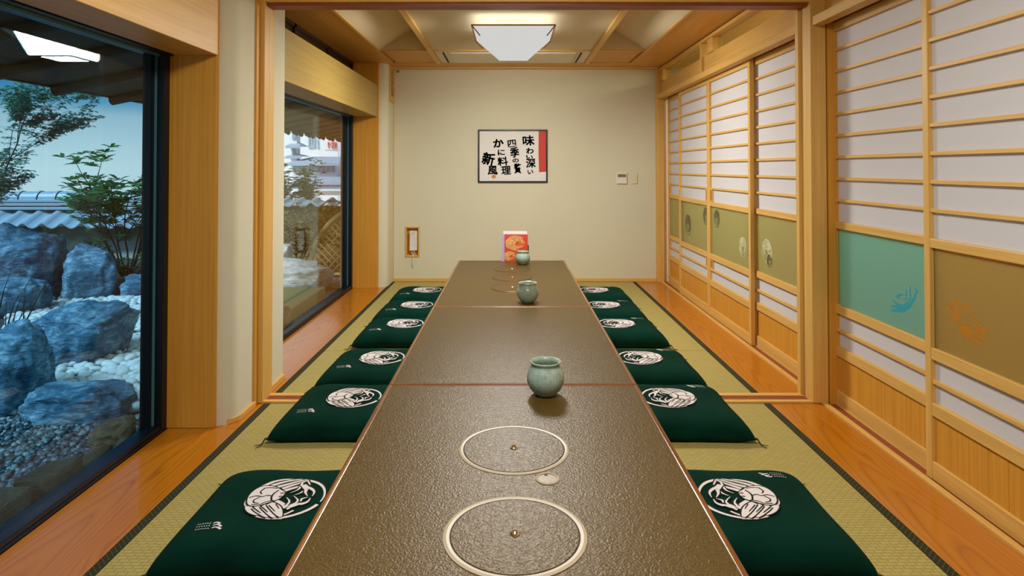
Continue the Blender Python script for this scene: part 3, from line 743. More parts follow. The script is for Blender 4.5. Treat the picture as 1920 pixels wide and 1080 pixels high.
# ------------------------------------------------------------------ menu stand
mn = empty('menu_stand', (0.03, 5.755, TZ + 0.001), 'red crab menu booklets propped up at the far table end', 'menu')
y0 = 5.77
obj('white_booklet', MB().prism([(y0, TZ + 0.001), (y0 + 0.010, TZ + 0.001), (y0 + 0.034, TZ + 0.275), (y0 + 0.024, TZ + 0.275)], 'x', -0.068, 0.150), M['white'], mn)
obj('violet_booklet', MB().prism([(y0 - 0.006, TZ + 0.001), (y0 - 0.001, TZ + 0.001), (y0 + 0.020, TZ + 0.250), (y0 + 0.015, TZ + 0.250)], 'x', -0.082, 0.145), M['violet'], mn)
card = obj('red_booklet', MB().prism([(y0 - 0.014, TZ + 0.001), (y0 - 0.007, TZ + 0.001), (y0 + 0.013, TZ + 0.245), (y0 + 0.006, TZ + 0.245)], 'x', -0.056, 0.158), M['redcard'], mn)
def card_place(cx, cz, s, rot=0.0):
    cr, sr = math.cos(rot), math.sin(rot)
    def f(u, v, lift):
        a, b = (u * cr - v * sr) * s * 1.25, (u * sr + v * cr) * s * 0.8
        x, z = cx - a, cz + b
        x = min(0.157, max(-0.055, x)); z = min(TZ + 0.244, max(TZ + 0.003, z))
        return (x, y0 - 0.014 + (z - TZ) / 0.245 * 0.020 - 0.0006 - lift, z)
    return f
obj('crab_print', crab_mesh(card_place(0.052, TZ + 0.165, 0.088, 0.25), 0.03, 0.0, 0.00003, True, 0.12, 4), [M['cream'], M['orangeprint']], card)
obj('crab_print', crab_mesh(card_place(-0.005, TZ + 0.05, 0.055, 0.4), 0.03, 0.0, 0.00003, True, 0.15, 4), [M['cream'], M['orangeprint']], card)
obj('stand_clip', B(0.158, 0.166, 5.755, 5.772, TZ + 0.001, TZ + 0.15), M['black'], mn, bevel=0.002)

# ------------------------------------------------------------------ floor cushions
CA, CB = 0.305, 0.279     # half width (x), half length (y)
def cush(u, v):
    """u,v in -1..1 -> x, y, top z, bottom z"""
    x = CA * u * (1 - 0.045 * (1 - v * v)); y = CB * v * (1 - 0.045 * (1 - u * u))
    t = max(0.0, (1 - abs(u) ** 6)) ** 0.54 * max(0.0, (1 - abs(v) ** 6)) ** 0.54
    lump = 0.004 * math.sin(5 * u + 1) * math.sin(4 * v + 2) * t
    edge = 0.020 + 0.012 * (1 - min(1, (abs(u) * abs(v)) ** 3))
    zt = edge + 0.072 * t + lump
    return x, y, zt, edge * (1 - min(1.0, t * 1.9)) + 0.0005
def cush_top(x, y):
    u, v = x / CA, y / CB
    for _ in range(5):
        u = x / (CA * (1 - 0.045 * (1 - v * v))); v = y / (CB * (1 - 0.045 * (1 - u * u)))
    return cush(u, v)[2]
def build_cushion(sg):
    # sg = 1: outer side towards +x; sg = -1: mirrored emblem for the other side of the table
    r = empty('floor_cushion', (0, 0, 0))
    N = 36; m = MB(); idx = {}
    def sgrid(i):
        t = -1 + 2 * i / N
        return math.copysign(1 - (1 - abs(t)) ** 1.25, t)
    vs = []
    for side in (0, 1):
        for i in range(N + 1):
            for j in range(N + 1):
                u, v = sgrid(i), sgrid(j)
                rim = i in (0, N) or j in (0, N)
                if side == 1 and rim: idx[(1, i, j)] = idx[(0, i, j)]; continue
                x, y, zt, zb = cush(u, v)
                idx[(side, i, j)] = len(vs); vs.append((x, y, zt if side == 0 else zb))
    fs = []
    for side in (0, 1):
        for i in range(N):
            for j in range(N):
                q = [idx[(side, i, j)], idx[(side, i + 1, j)], idx[(side, i + 1, j + 1)], idx[(side, i, j + 1)]]
                fs.append(tuple(q if side == 0 else q[::-1]))
    m.add(vs, fs)
    obj('cushion_body', m, M['green'], r, smooth=True, origin=(0, 0, 0))
    R = 0.136; cx0 = -0.010
    cx0 *= sg
    place = lambda u, v, lift: (cx0 + sg * u * R, v * R, cush_top(cx0 + sg * u * R, v * R) + 0.0012 + lift)
    obj('crab_print', crab_mesh(place), [M['print_white'], M['print_black']], r, origin=(0, 0, 0))
    # small unreadable woven mark near the outer far corner
    m = MB(); rr = random.Random(3)
    mk = lambda u, v, lift: (sg * (0.155 + u), sg * (0.160 + v), cush_top(sg * (0.155 + u), sg * (0.160 + v)) + 0.0015 + lift)
    for k, pts in enumerate(([(-.030, .018), (-.012, .008), (.000, .012)], [(-.026, .006), (-.010, -.006), (.002, .000)], [(-.016, -.010), (-.002, -.018), (.006, -.012)])):
        strip2d(m, pts, lambda t: 0.0075 - 0.003 * t, mk, 0.0001 * k, 0, 0.006)
    for row in range(3):
        for c in range(6):
            x, y = 0.010 + c * 0.0075 + row * 0.003, 0.014 - row * 0.014
            a = rr.uniform(-1.5, 1.5)
            strip2d(m, [(x - 0.0026 * math.cos(a), y - 0.003 * math.sin(a)), (x + 0.0026 * math.cos(a), y + 0.003 * math.sin(a))], lambda t: 0.0026, mk, 0.0003, 0, 0.004)
    obj('woven_mark', m, M['print_white'], r, origin=(0, 0, 0))
    # corner tassels on the outer corners
    for sy in (-1, 1):
        m = MB(); x, y = CA * 0.985, sy * CB * 0.985
        m.tube([(x - 0.015, y - sy * 0.012, 0.028), (x + 0.006, y + sy * 0.004, 0.026), (x + 0.014, y + sy * 0.008, 0.010), (x + 0.022, y + sy * 0.012, 0.0045), (x + 0.045, y + sy * 0.022, 0.0045)], [0.004, 0.004, 0.003, 0.002, 0.0015], 6)
        m.tube([(x + 0.014, y + sy * 0.008, 0.010), (x + 0.016, y + sy * 0.022, 0.005), (x + 0.030, y + sy * 0.044, 0.0045)], [0.0025, 0.002, 0.0015], 6)
        m.v = [(sg * q[0], q[1], q[2]) for q in m.v]
        obj('tassel', m, M['cord'], r, smooth=True, origin=(sg * x, y, 0))
    return r
ROWS = [(1.485, 'at the near end, mostly out of view'), (2.112, 'second from the near end'), (3.030, 'just in front of the partition rail'), (3.665, 'just beyond the partition rail'), (4.470, 'fourth from the far wall, with its front edge clear of the mat'), (5.080, 'second from the far wall'), (5.700, 'first from the far wall')]
ROWS[4] = (4.470, 'third from the far wall')
for side, cx in (('right', 0.765), ('left', -0.760)):
    cush0 = build_cushion(1 if side == 'right' else -1)
    for k, (y, wh) in enumerate(ROWS):
        c = cush0 if k == 0 else tree_copy(cush0)
        c.location = (cx + random.uniform(-.006, .006), y, 0.001)
        c.rotation_euler = (0, 0, random.uniform(-0.012, 0.012))
        setp(c, f'green crab-emblem floor cushion, {side} of table, {wh}', 'cushion', 'green floor cushions along the table')

# ------------------------------------------------------------------ sliding shoji doors
BAR0, PITCH = 1.038, 0.1102
def shoji(name, y0, y1, xf, label, glass, hikite_end=1, motif=None):
    r = empty(name, (xf + 0.015, (y0 + y1) / 2, 0.0), label, 'door', kind=S)
    W = M['hinoki']; s = 0.034; x = xf; xb = xf + 0.030
    for a, b in ((y0, y0 + s), (y1 - s, y1)):
        obj('stile', B(x, xb, a, b, 0.002, 1.952), W, r, bevel=0.002)
    a, b = y0 + s, y1 - s
    obj('top_rail', B(x + 0.002, xb, a, b, 1.905, 1.952), W, r, bevel=0.002)
    obj('middle_rail', B(x + 0.001, xb, a, b, 0.893, 0.930), W, r, bevel=0.003)
    obj('lower_rail', B(x + 0.001, xb, a, b, 0.463, 0.508), W, r, bevel=0.003)
    obj('panel_rail', B(x + 0.001, xb, a, b, 0.246, 0.296), W, r, bevel=0.003)
    obj('bottom_rail', B(x + 0.001, xb, a, b, 0.002, 0.072), W, r, bevel=0.003)
    for k in range(8):
        z = BAR0 + k * PITCH
        obj('crossbar', B(x + 0.004, x + 0.018, a, b, z - 0.0075, z + 0.0075), W, r, bevel=0.0015)
    obj('crossbar', B(x + 0.004, x + 0.018, a, b, 0.370, 0.386), W, r, bevel=0.0015)
    obj('upper_paper', B(x + 0.019, x + 0.021, a, b, 0.93, 1.905), M['paper'], r)
    obj('lower_paper', B(x + 0.019, x + 0.021, a, b, 0.296, 0.463), M['paper'], r)
    g = obj('frosted_pane', B(x + 0.016, x + 0.020, a, b, 0.508, 0.893), glass, r)
    n = 9
    for k in range(n):
        u0, u1 = a + (b - a) * k / n, a + (b - a) * (k + 1) / n
        obj('panel_board', B(x + 0.012, x + 0.020, u0 + 0.0006, u1 - 0.0006, 0.072, 0.246), M['panelwood'], r, bevel=0.0012)
    e = 1 if hikite_end > 0 else -1
    ys = y1 - s if e > 0 else y0 + s
    for z0, z1 in ((0.930, 1.030), (0.386, 0.463)):
        p = obj('finger_catch', B(x + 0.008, x + 0.018, min(ys, ys - e * 0.042), max(ys, ys - e * 0.042), z0, z1), W, r, bevel=0.001)
        yc = ys - e * 0.021
        obj('catch_hollow', B(x + 0.0065, x + 0.0085, yc - 0.011, yc + 0.011, z0 + 0.012, z1 - 0.012), M['hollow'], p)  # flat plate; its darker wood colour stands in for a recess's shade
        obj('catch_bar', B(x + 0.004, x + 0.018, min(ys - e * 0.042, ys - e * 0.050), max(ys - e * 0.042, ys - e * 0.050), z0, z1), W, p)
    if motif and motif[0] == 'drawn':
        mm = MB()
        for pts, w0, w1 in motif[2]:
            q = []
            for p in pts:
                px, py = p[0] / 6 + 1640, p[1] / 6 + 500
                Y = (xf + 0.016) * F / (px - 957); q.append((min(b - 0.004, max(a + 0.004, Y)), CAM_H - (py - 316) * Y / F))
            k = q[0][0] / F / 6
            strip2d(mm, q, lambda t: (w0 + (w1 - w0) * t) * k * 1.25, lambda u, v, l: (x + 0.0156 - l, min(b - 0.001, max(a + 0.001, u)), v), 0.00001 * len(mm.f) / 10, 0, 0.012)
        obj('crab_motif', mm, motif[1], g)
    elif motif:
        for yc, zc, sc, rot, mt in motif:
            cr, sr = math.cos(rot), math.sin(rot)
            def f(u, v, lift):
                p_, q_ = (u * cr - v * sr) * sc, (u * sr + v * cr) * sc
                return (x + 0.0156 - lift, min(b - 0.002, max(a + 0.002, yc + p_)), zc + q_)
            obj('crab_motif', crab_mesh(f, 0.03, 0.0, 0.00002, True, 0.14), [mt, glass], g)
    return r
XF, XBK = 1.625, 1.662
# crab drawings on the two near panes: (points, start width, end width)
MOTIF_A = ('drawn', M['tealmotif'], [([(165, 488), (230, 484), (300, 486)], 24, 34), ([(168, 440), (240, 448), (310, 462)], 20, 30), ([(185, 372), (225, 410), (290, 440)], 16, 30), ([(300, 480), (370, 440), (410, 380), (445, 310)], 44, 30),
    ([(290, 455), (350, 400), (390, 340)], 26, 22), ([(235, 345), (260, 310), (305, 312)], 34, 12), ([(245, 320), (262, 355)], 22, 10), ([(335, 250), (345, 290), (330, 330)], 10, 22), ([(385, 215), (380, 270), (388, 330)], 14, 26), ([(425, 228), (455, 262), (440, 310)], 12, 26), ([(465, 262), (470, 300)], 14, 6), ([(320, 370), (350, 345)], 16, 12)])
MOTIF_B = ('drawn', M['ambermotif'], [([(778, 488), (830, 560), (892, 638)], 16, 26), ([(788, 410), (850, 500), (908, 604)], 14, 30), ([(868, 362), (895, 470), (930, 580)], 22, 40), ([(872, 362), (910, 395), (942, 428)], 20, 30), ([(940, 480), (955, 560)], 16, 26), ([(800, 405), (855, 440)], 12, 18),
    ([(950, 432), (1010, 455), (1070, 492)], 30, 34), ([(1075, 488), (1125, 520)], 10, 3), ([(1005, 545), (1090, 580), (1150, 638)], 5, 18), ([(1010, 580), (1070, 610), (1130, 655)], 4, 10), ([(915, 655), (960, 622), (1025, 630)], 18, 14),
    ([(935, 690), (985, 690), (1040, 705)], 40, 66), ([(960, 735), (1020, 750), (1075, 735)], 44, 66), ([(990, 775), (1045, 785)], 26, 30), ([(1040, 660), (1070, 690)], 34, 30),
    ([(1092, 740), (1165, 722), (1245, 742)], 24, 30), ([(1110, 710), (1170, 662), (1240, 726)], 18, 12), ([(1098, 770), (1160, 775), (1228, 818)], 22, 22), ([(1085, 792), (1140, 830), (1195, 886)], 20, 22), ([(1040, 818), (1080, 850), (1110, 884)], 14, 22), ([(1170, 690), (1220, 730)], 44, 26)])
shoji('door_1', 6.02, 6.66, XBK, 'far sliding paper screen, first from the far corner', M['frost'], 1, [(6.10, 0.66, 0.05, 1.2, M['creammotif'])])
shoji('door_2', 5.185, 6.085, XF, 'sliding paper screen, second from the far corner', M['frost'], -1, [(5.83, 0.68, 0.10, 1.9, M['olivemotif']), (5.30, 0.80, 0.075, 1.0, M['olivemotif'])])
shoji('door_3', 4.275, 5.183, XF, 'sliding paper screen, third from the far corner', M['frost'], 1, [(5.02, 0.80, 0.075, 2.0, M['olivemotif']), (4.46, 0.645, 0.075, 1.2, M['creammotif'])])
shoji('door_4', 3.555, 4.335, XBK, 'sliding paper screen beside the right partition post, far room', M['frost'], -1, [(4.13, 0.66, 0.085, 2.1, M['creammotif']), (4.09, 0.60, 0.045, 1.2, M['olivemotif'])])
shoji('door_5', 2.47, 3.338, XBK, 'near sliding paper screen with teal crab on its glass', M['frost_teal'], 1, MOTIF_A)
shoji('door_6', 1.60, 2.482, XF, 'nearest sliding paper screen with amber crab on its glass', M['frost_amber'], -1, MOTIF_B)
shoji('door_7', 0.74, 1.62, XBK, 'sliding paper screen at the viewer side', M['frost_amber'], 1)

# ------------------------------------------------------------------ calligraphy picture
PX0, PX1, PZ0, PZ1 = -0.347, 0.392, 1.052, 1.615
pf = empty('framed_calligraphy', ((PX0 + PX1) / 2, YB - 0.012, PZ0), 'black framed Japanese calligraphy with a red band on the far wall', 'picture')
fw = 0.015
for bx in ((PX0, PX1, PZ0, PZ0 + fw), (PX0, PX1, PZ1 - fw, PZ1), (PX0, PX0 + fw, PZ0 + fw, PZ1 - fw), (PX1 - fw, PX1, PZ0 + fw, PZ1 - fw)):
    obj('frame_bar', B(bx[0], bx[1], YB - 0.024, YB - 0.001, bx[2], bx[3]), M['black'], pf, bevel=0.002)
sheet = obj('paper_sheet', B(PX0 + fw, PX1 - fw, YB - 0.010, YB - 0.002, PZ0 + fw, PZ1 - fw), M['scroll'], pf)
obj('red_band', MB().prism([(0.298, PZ1 - fw), (PX1 - fw, PZ1 - fw), (PX1 - fw, PZ0 + 0.115), (0.302, PZ0 + 0.110), (0.296, 1.36)], 'y', YB - 0.0125, YB - 0.010), M['red'], sheet)
def glyph(ch, px, py, hgt, rot=0.0, sx=1.0, bold=0.028):
    """px,py: centre of the character in the 1369 x 1080 view of the picture"""
    cu = bpy.data.curves.new('character', 'FONT'); cu.body = ch; cu.align_x = 'CENTER'; cu.align_y = 'CENTER'; cu.offset = bold; cu.extrude = 0.004
    cu.resolution_u = 3
    t = bpy.data.objects.new('t', cu); COL.objects.link(t)
    me = bpy.data.meshes.new_from_object(t); bpy.data.objects.remove(t)
    xs = [v.co.x for v in me.vertices]; ys = [v.co.y for v in me.vertices]
    cx, cy = (min(xs) + max(xs)) / 2, (min(ys) + max(ys)) / 2; s = hgt / (max(ys) - min(ys) or 1)
    X = PX0 + (px - 65) / 1240 * (PX1 - PX0); Z = PZ1 - (py - 68) / 950 * (PZ1 - PZ0)
    cr, sr = math.cos(rot), math.sin(rot)
    for v in me.vertices:
        a, b = (v.co.x - cx) * s * sx, (v.co.y - cy) * s
        v.co = Vector((a * cr - b * sr, -0.0005 - abs(v.co.z) * 0.2, a * sr + b * cr))
    vs0 = [v.co.copy() for v in me.vertices]; fs0 = [tuple(p.vertices) for p in me.polygons]; mm = MB(); k_ = hgt * 0.020
    for i_, (ox, oz) in enumerate(((-k_, -k_), (k_, -k_), (-k_, k_), (k_, k_), (0, 0))):
        mm.add([(v.x + ox, v.y - i_ * 0.00006, v.z + oz) for v in vs0], fs0)
    bpy.data.meshes.remove(me); me = bpy.data.meshes.new('character'); me.from_pydata(mm.v, [], mm.f); me.materials.append(M['ink'])
    o = bpy.data.objects.new('character', me); COL.objects.link(o); o.parent = sheet; o.location = Vector((X, YB - 0.0103, Z)) - wpos(sheet)
U = 0.563 / 950
for ch, px, py, h, rot, sx in (
    ('味', 965, 265, 180, 0.08, 1.15), ('わ', 990, 450, 105, 0.0, 1.2), ('い', 985, 560, 62, -0.05, 1.75), ('深', 1005, 670, 165, 0.05, 1.0), ('い', 1000, 830, 75, 0.12, 1.2),
    ('四', 668, 318, 125, 0.12, 1.15), ('季', 718, 478, 180, 0.1, 0.85), ('の', 735, 625, 70, 0.05, 1.5), ('贅', 772, 765, 175, 0.05, 0.7),
    ('か', 428, 312, 150, 0.08, 1.15), ('に', 480, 478, 100, 0.05, 1.3), ('料', 505, 640, 155, 0.1, 1.15), ('理', 565, 800, 150, 0.05, 1.0),
    ('新', 250, 595, 220, -0.2, 1.0), ('風', 325, 800, 160, 0.0, 1.0)):
    glyph(ch, px, py, h * U, rot, sx, 0.022 if ch in 'わいのかに' else 0.010)
sx_, sz_ = PX0 + (345 - 65) / 1240 * (PX1 - PX0), PZ1 - (912 - 68) / 950 * (PZ1 - PZ0)
obj('seal', MB().prism([(sx_ + 0.024 * math.cos(a * PI / 8), sz_ + 0.019 * math.sin(a * PI / 8)) for a in range(16)], 'y', YB - 0.0115, YB - 0.010), M['seal'], sheet)

# ------------------------------------------------------------------ intercom niche
nc = empty('intercom', (-1.045, YB, 0.263), 'white intercom handset in a wooden wall niche, low on the far wall', 'intercom')
for bx in ((-1.122, -0.968, 0.262, 0.278), (-1.122, -0.968, 0.567, 0.583), (-1.122, -1.106, 0.278, 0.567), (-0.984, -0.968, 0.278, 0.567)):
    obj('niche_frame', B(bx[0], bx[1], YB - 0.010, YB + 0.05, bx[2], bx[3]), M['hinoki'], nc, bevel=0.002)
obj('niche_back', B(-1.106, -0.984, YB + 0.045, YB + 0.055, 0.278, 0.567), M['panelwood'], nc)
obj('cradle', B(-1.078, -0.996, YB + 0.010, YB + 0.045, 0.325, 0.535), M['white'], nc, bevel=0.006)
hs = obj('handset', MB().prism([(YB - 0.020, 0.330), (YB + 0.010, 0.322), (YB + 0.010, 0.540), (YB - 0.020, 0.535), (YB - 0.012, 0.49), (YB - 0.010, 0.43), (YB - 0.012, 0.37)], 'x', -1.076, -1.020), M['white'], nc, bevel=0.006)
pts = []
for k in range(60):
    t = k / 59; z = 0.325 - 0.165 * math.sin(PI * t); x = -1.052 + 0.026 * t + 0.012 * math.sin(2 * PI * t)
    pts.append((x + 0.004 * math.cos(k * 1.4), YB - 0.008 + 0.004 * math.sin(k * 1.4) - 0.006 * math.sin(PI * t), z))
obj('coiled_cord', MB().tube(pts, 0.0032, 6), M['white'], nc, smooth=True)

th = empty('thermostat', (1.18, YB - 0.01, 1.035), 'white thermostat with grey display on the far wall', 'thermostat')
obj('housing', B(1.126, 1.236, YB - 0.020, YB - 0.001, 1.038, 1.158), M['white'], th, bevel=0.004)
obj('display', B(1.138, 1.224, YB - 0.0225, YB - 0.019, 1.108, 1.140), M['lcd'], th)
for x in (1.146, 1.202):
    obj('button', B(x, x + 0.014, YB - 0.022, YB - 0.019, 1.090, 1.0935), M['vinyl'], th)
sw = empty('light_switch', (1.318, YB - 0.01, 1.035), 'ivory switch plate to the right of the thermostat', 'switch')
obj('plate', B(1.286, 1.350, YB - 0.010, YB - 0.001, 1.038, 1.158), M['vinyl'], sw, bevel=0.003)
obj('rocker', B(1.305, 1.331, YB - 0.014, YB - 0.009, 1.072, 1.124), M['vinyl'], sw, bevel=0.002)

# vent grille, thermometer strip, sticker
vg = empty('wall_vent', (-1.25, 6.56, 1.90), 'wooden louvred vent high on the far left return', 'vent')
XG = -1.25
for bx in ((6.462, 6.480, 1.895, 2.255), (6.672, 6.690, 1.895, 2.255), (6.480, 6.672, 1.895, 1.945), (6.480, 6.672, 2.235, 2.255)):
    obj('vent_frame', B(XG + 0.0005, XG + 0.016, bx[0], bx[1], bx[2], bx[3]), M['hinoki'], vg, bevel=0.002)
obj('dark_back', B(XG + 0.0005, XG + 0.003, 6.48, 6.672, 1.945, 2.235), M['darkgap'], vg)
for k in range(13):
    z = 1.949 + k * 0.0222
    obj('louvre', B(XG + 0.003, XG + 0.013, 6.48, 6.672, z, z + 0.011), M['hinoki'], vg)
tm = obj('thermometer', B(XG + 0.0005, XG + 0.012, 6.555, 6.585, 1.12, 1.37), M['vinyl'], label='slim ivory thermometer strip on the far left return', cat='thermometer', bevel=0.004)
st = obj('sticker', B(-1.222, -1.190, YB - 0.003, YB - 0.0005, 2.225, 2.250), plain('green_sticker', (0.22, 0.22, 0.03), 0.5), label='tiny green sticker at the top left of the far wall', cat='sticker')

# ------------------------------------------------------------------ GARDEN
GZ = -0.12
ground = struct('ground', B(-16, -1.70, -3, 16, GZ - 0.4, GZ), M['soil'], 'dark garden soil under the gravel', 'ground')

def ico(sub):
    bm = bmesh.new(); bmesh.ops.create_icosphere(bm, subdivisions=sub, radius=1.0)
    v = [tuple(x.co) for x in bm.verts]; f = [tuple(q.index for q in p.verts) for p in bm.faces]; bm.free(); return v, f
IC4, IC2, IC1 = ico(5), ico(2), ico(1)
def rock(x, y, rx, ry, rz, rot, seed, label, mat='rock', amp=0.28, sink=0.25, group=None, z=GZ, lean=0.0):
    m = MB(); vs = []; off = Vector((seed * 7.3, seed * 3.1, seed * 1.7))
    for v in IC4[0]:
        p = Vector(v)
        q = Vector((math.copysign(abs(p.x) ** 0.75, p.x), math.copysign(abs(p.y) ** 0.75, p.y), math.copysign(abs(p.z) ** 0.7, p.z)))
        d = noise.multi_fractal(p * 0.9 + off, 0.9, 2.1, 4) - 0.6
        r = noise.ridged_multi_fractal(p * 1.7 + off, 0.9, 2.2, 5, 1.0, 2.0) * 0.5 - 0.5
        e_ = noise.fractal(p * 5.0 + off, 0.8, 2.2, 4)
        q = q * (1 + amp * d * 1.0 + amp * 0.5 * r + 0.035 * e_)
        a = Vector((q.x * rx, q.y * ry, q.z * rz)); a.x += lean * a.z
        c, s = math.cos(rot), math.sin(rot)
        vs.append((x + a.x * c - a.y * s, y + a.x * s + a.y * c, z + rz * (1 - sink) + a.z))
    m.add(vs, IC4[1])
    return obj('garden_rock', m, M[mat], label=label, cat='rock', group=group, smooth=True)
rock(-2.76, 3.50, 0.17, 0.20, 0.225, 0.3, 1, 'rounded grey rock at the left window edge, nearest of the tall ones', group='garden rocks')
rock(-2.98, 4.35, 0.245, 0.24, 0.205, -0.2, 2, 'grey rock with a sloping foot beside the white pebbles', group='garden rocks', lean=0.25)
rock(-2.28, 3.38, 0.235, 0.14, 0.10, 0.05, 3, 'low flat rock between the pebbles and the dark gravel', group='garden rocks', sink=0.35)
rock(-4.93, 6.40, 0.34, 0.33, 0.36, 0.1, 4, 'tallest grey rock at the back left of the garden', group='garden rocks', amp=0.34)
rock(-4.27, 6.42, 0.205, 0.22, 0.265, 0.5, 5, 'upright grey rock in front of the leafy shrub', group='garden rocks')
rock(-3.80, 6.52, 0.15, 0.15, 0.12, 0.2, 6, 'small grey rock behind the pebbles beside the window frame', group='garden rocks')
rock(-4.60, 5.75, 0.30, 0.2, 0.18, 0.2, 7, 'smooth grey rock at the foot of the tallest rock', group='garden rocks')
rock(-1.86, 2.98, 0.085, 0.08, 0.07, 0.2, 8, 'small brown stone beside the low flat rock', 'rock_brown', group='garden rocks')
rock(-1.72, 2.86, 0.06, 0.08, 0.05, 0.2, 9, 'small brown stone against the near window frame', 'rock_brown', group='garden rocks')
rock(-2.42, 6.75, 0.42, 0.26, 0.19, 0.0, 11, 'pale topped rock outside the second window', 'rock_pale', group='garden rocks')
rock(-2.75, 7.2, 0.2, 0.2, 0.26, 0.0, 12, 'pale rock at the left edge of the second window', 'rock_pale', group='garden rocks')
rock(-1.80, 4.92, 0.085, 0.12, 0.12, 0.0, 13, 'brown rock at the near corner of the second window', 'rock_brown', group='garden rocks')
# kerb stones by the glass
for i, (x, y, a, b, h, wh) in enumerate(((-1.83, 2.02, .075, .10, .13, 'nearest to the viewer'), (-1.85, 2.25, .085, .095, .16, 'second from the viewer'), (-1.80, 2.46, .07, .09, .15, 'third from the viewer'), (-2.02, 2.28, .06, .10, .15, 'set back in the gravel'), (-1.76, 2.66, .05, .08, .12, 'farthest of the row'))):
    m = MB().box(x - a, x + a, y - b, y + b, GZ - 0.02, GZ + h)
    rr = random.Random(i); m.v = [(vx + rr.uniform(-.015, .015), vy + rr.uniform(-.015, .015), vz + (rr.uniform(-.02, .02) if vz > GZ else 0)) for vx, vy, vz in m.v]
    obj('kerb_stone', m, M['kerb'], label=f'dark mossy kerb stone under the near window, {wh}', cat='stone', group='kerb stones under the near window', bevel=0.012)

def scatter(n, region, size, seed, ic, flat=0.5, zoff=0.0):
    rr = random.Random(seed); m = MB(); k = 0
    while k < n:
        x, y = region(rr)
        if x is None: continue
        s = rr.uniform(*size); a = rr.uniform(0, PI); c, sn = math.cos(a), math.sin(a); ex = rr.uniform(0.7, 1.0)
        tx, ty = rr.uniform(-.3, .3), rr.uniform(-.3, .3)
        vs = []
        for v in ic[0]:
            p, q, z = v[0] * s, v[1] * s * ex, v[2] * s * flat
            vs.append((x + p * c - q * sn, y + p * sn + q * c, GZ + zoff + s * flat * 0.5 + z + p * tx + q * ty))
        m.add(vs, ic[1]); k += 1
    return m
def reg_gravel(rr):
    x, y = rr.uniform(-3.3, -1.72), rr.uniform(1.6, 3.45)
    return (x, y)
obj('gravel', scatter(9000, reg_gravel, (0.010, 0.021), 1, IC1, 0.6), M['gravel'], label='grey gravel with painted eave shade in front of the near window', cat='gravel', kind='stuff', smooth=True)
def reg_gravel2(rr):
    x, y = rr.uniform(-2.4, -1.70), rr.uniform(4.6, 7.6)
    return (x, y)
obj('gravel', scatter(5000, reg_gravel2, (0.012, 0.024), 2, IC1, 0.6), M['gravel'], label='pale gravel outside the second window', cat='gravel', kind='stuff', smooth=True)
# white pebble bed
bed = empty('pebble_bed', (-2.8, 4.7, GZ), 'bed of white pebbles between the garden rocks', 'pebbles')
rr = random.Random(5); pm = []
for k in range(6):
    o = MB(); off = Vector((k * 3.3, 1, 2))
    o.add([tuple(Vector(v) * (1 + 0.25 * (noise.noise(Vector(v) * 0.9 + off)))) for v in IC2[0]], IC2[1])
    me = bpy.data.meshes.new('pebble'); me.from_pydata(o.v, [], o.f); me.materials.append(M['pebble'])
    me.polygons.foreach_set('use_smooth', [True] * len(me.polygons)); pm.append(me)
cand = []
while len(cand) < 1100:
    y = rr.uniform(3.35, 6.35); x = rr.uniform(-0.80, -0.53) * y
    if all((x - a) ** 2 + (y - b) ** 2 > 0.045 ** 2 for a, b in cand[-400:]): cand.append((x, y))
    elif rr.random() < 0.02: cand.append((x, y))
vis = sorted([c for c in cand if -0.74 * c[1] < c[0] < -0.572 * c[1]], key=lambda c: c[1])
single = vis[:290]; sset = set(single)
for x, y in single:
    o = bpy.data.objects.new('pebble', rr.choice(pm)); COL.objects.link(o); o.parent = bed
    s = rr.uniform(0.034, 0.050); o.scale = (s, s * rr.uniform(.7, .95), s * rr.uniform(.5, .65))
    o.rotation_euler = (rr.uniform(-.35, .35), rr.uniform(-.35, .35), rr.uniform(0, PI))
    o.location = Vector((x, y, GZ + 0.022 + rr.uniform(0, .022))) - Vector(bed.location)
rest = [c for c in cand if c not in sset]; it = iter(rest)
def reg_rest(r_):
    try: return next(it)
    except StopIteration: return (-3.0, 4.6)
obj('pebbles', scatter(len(rest), reg_rest, (0.034, 0.050), 9, IC2, 0.58, 0.012), M['pebble'], bed, kind='stuff', smooth=True)
obj('pebble_base', MB().prism([(-0.80 * 3.35, 3.35), (-0.53 * 3.35, 3.35), (-0.53 * 6.4, 6.4), (-0.80 * 6.4, 6.4)], 'z', GZ, GZ + 0.012), plain('pale_sand', (0.40, 0.41, 0.41), 0.8), bed)

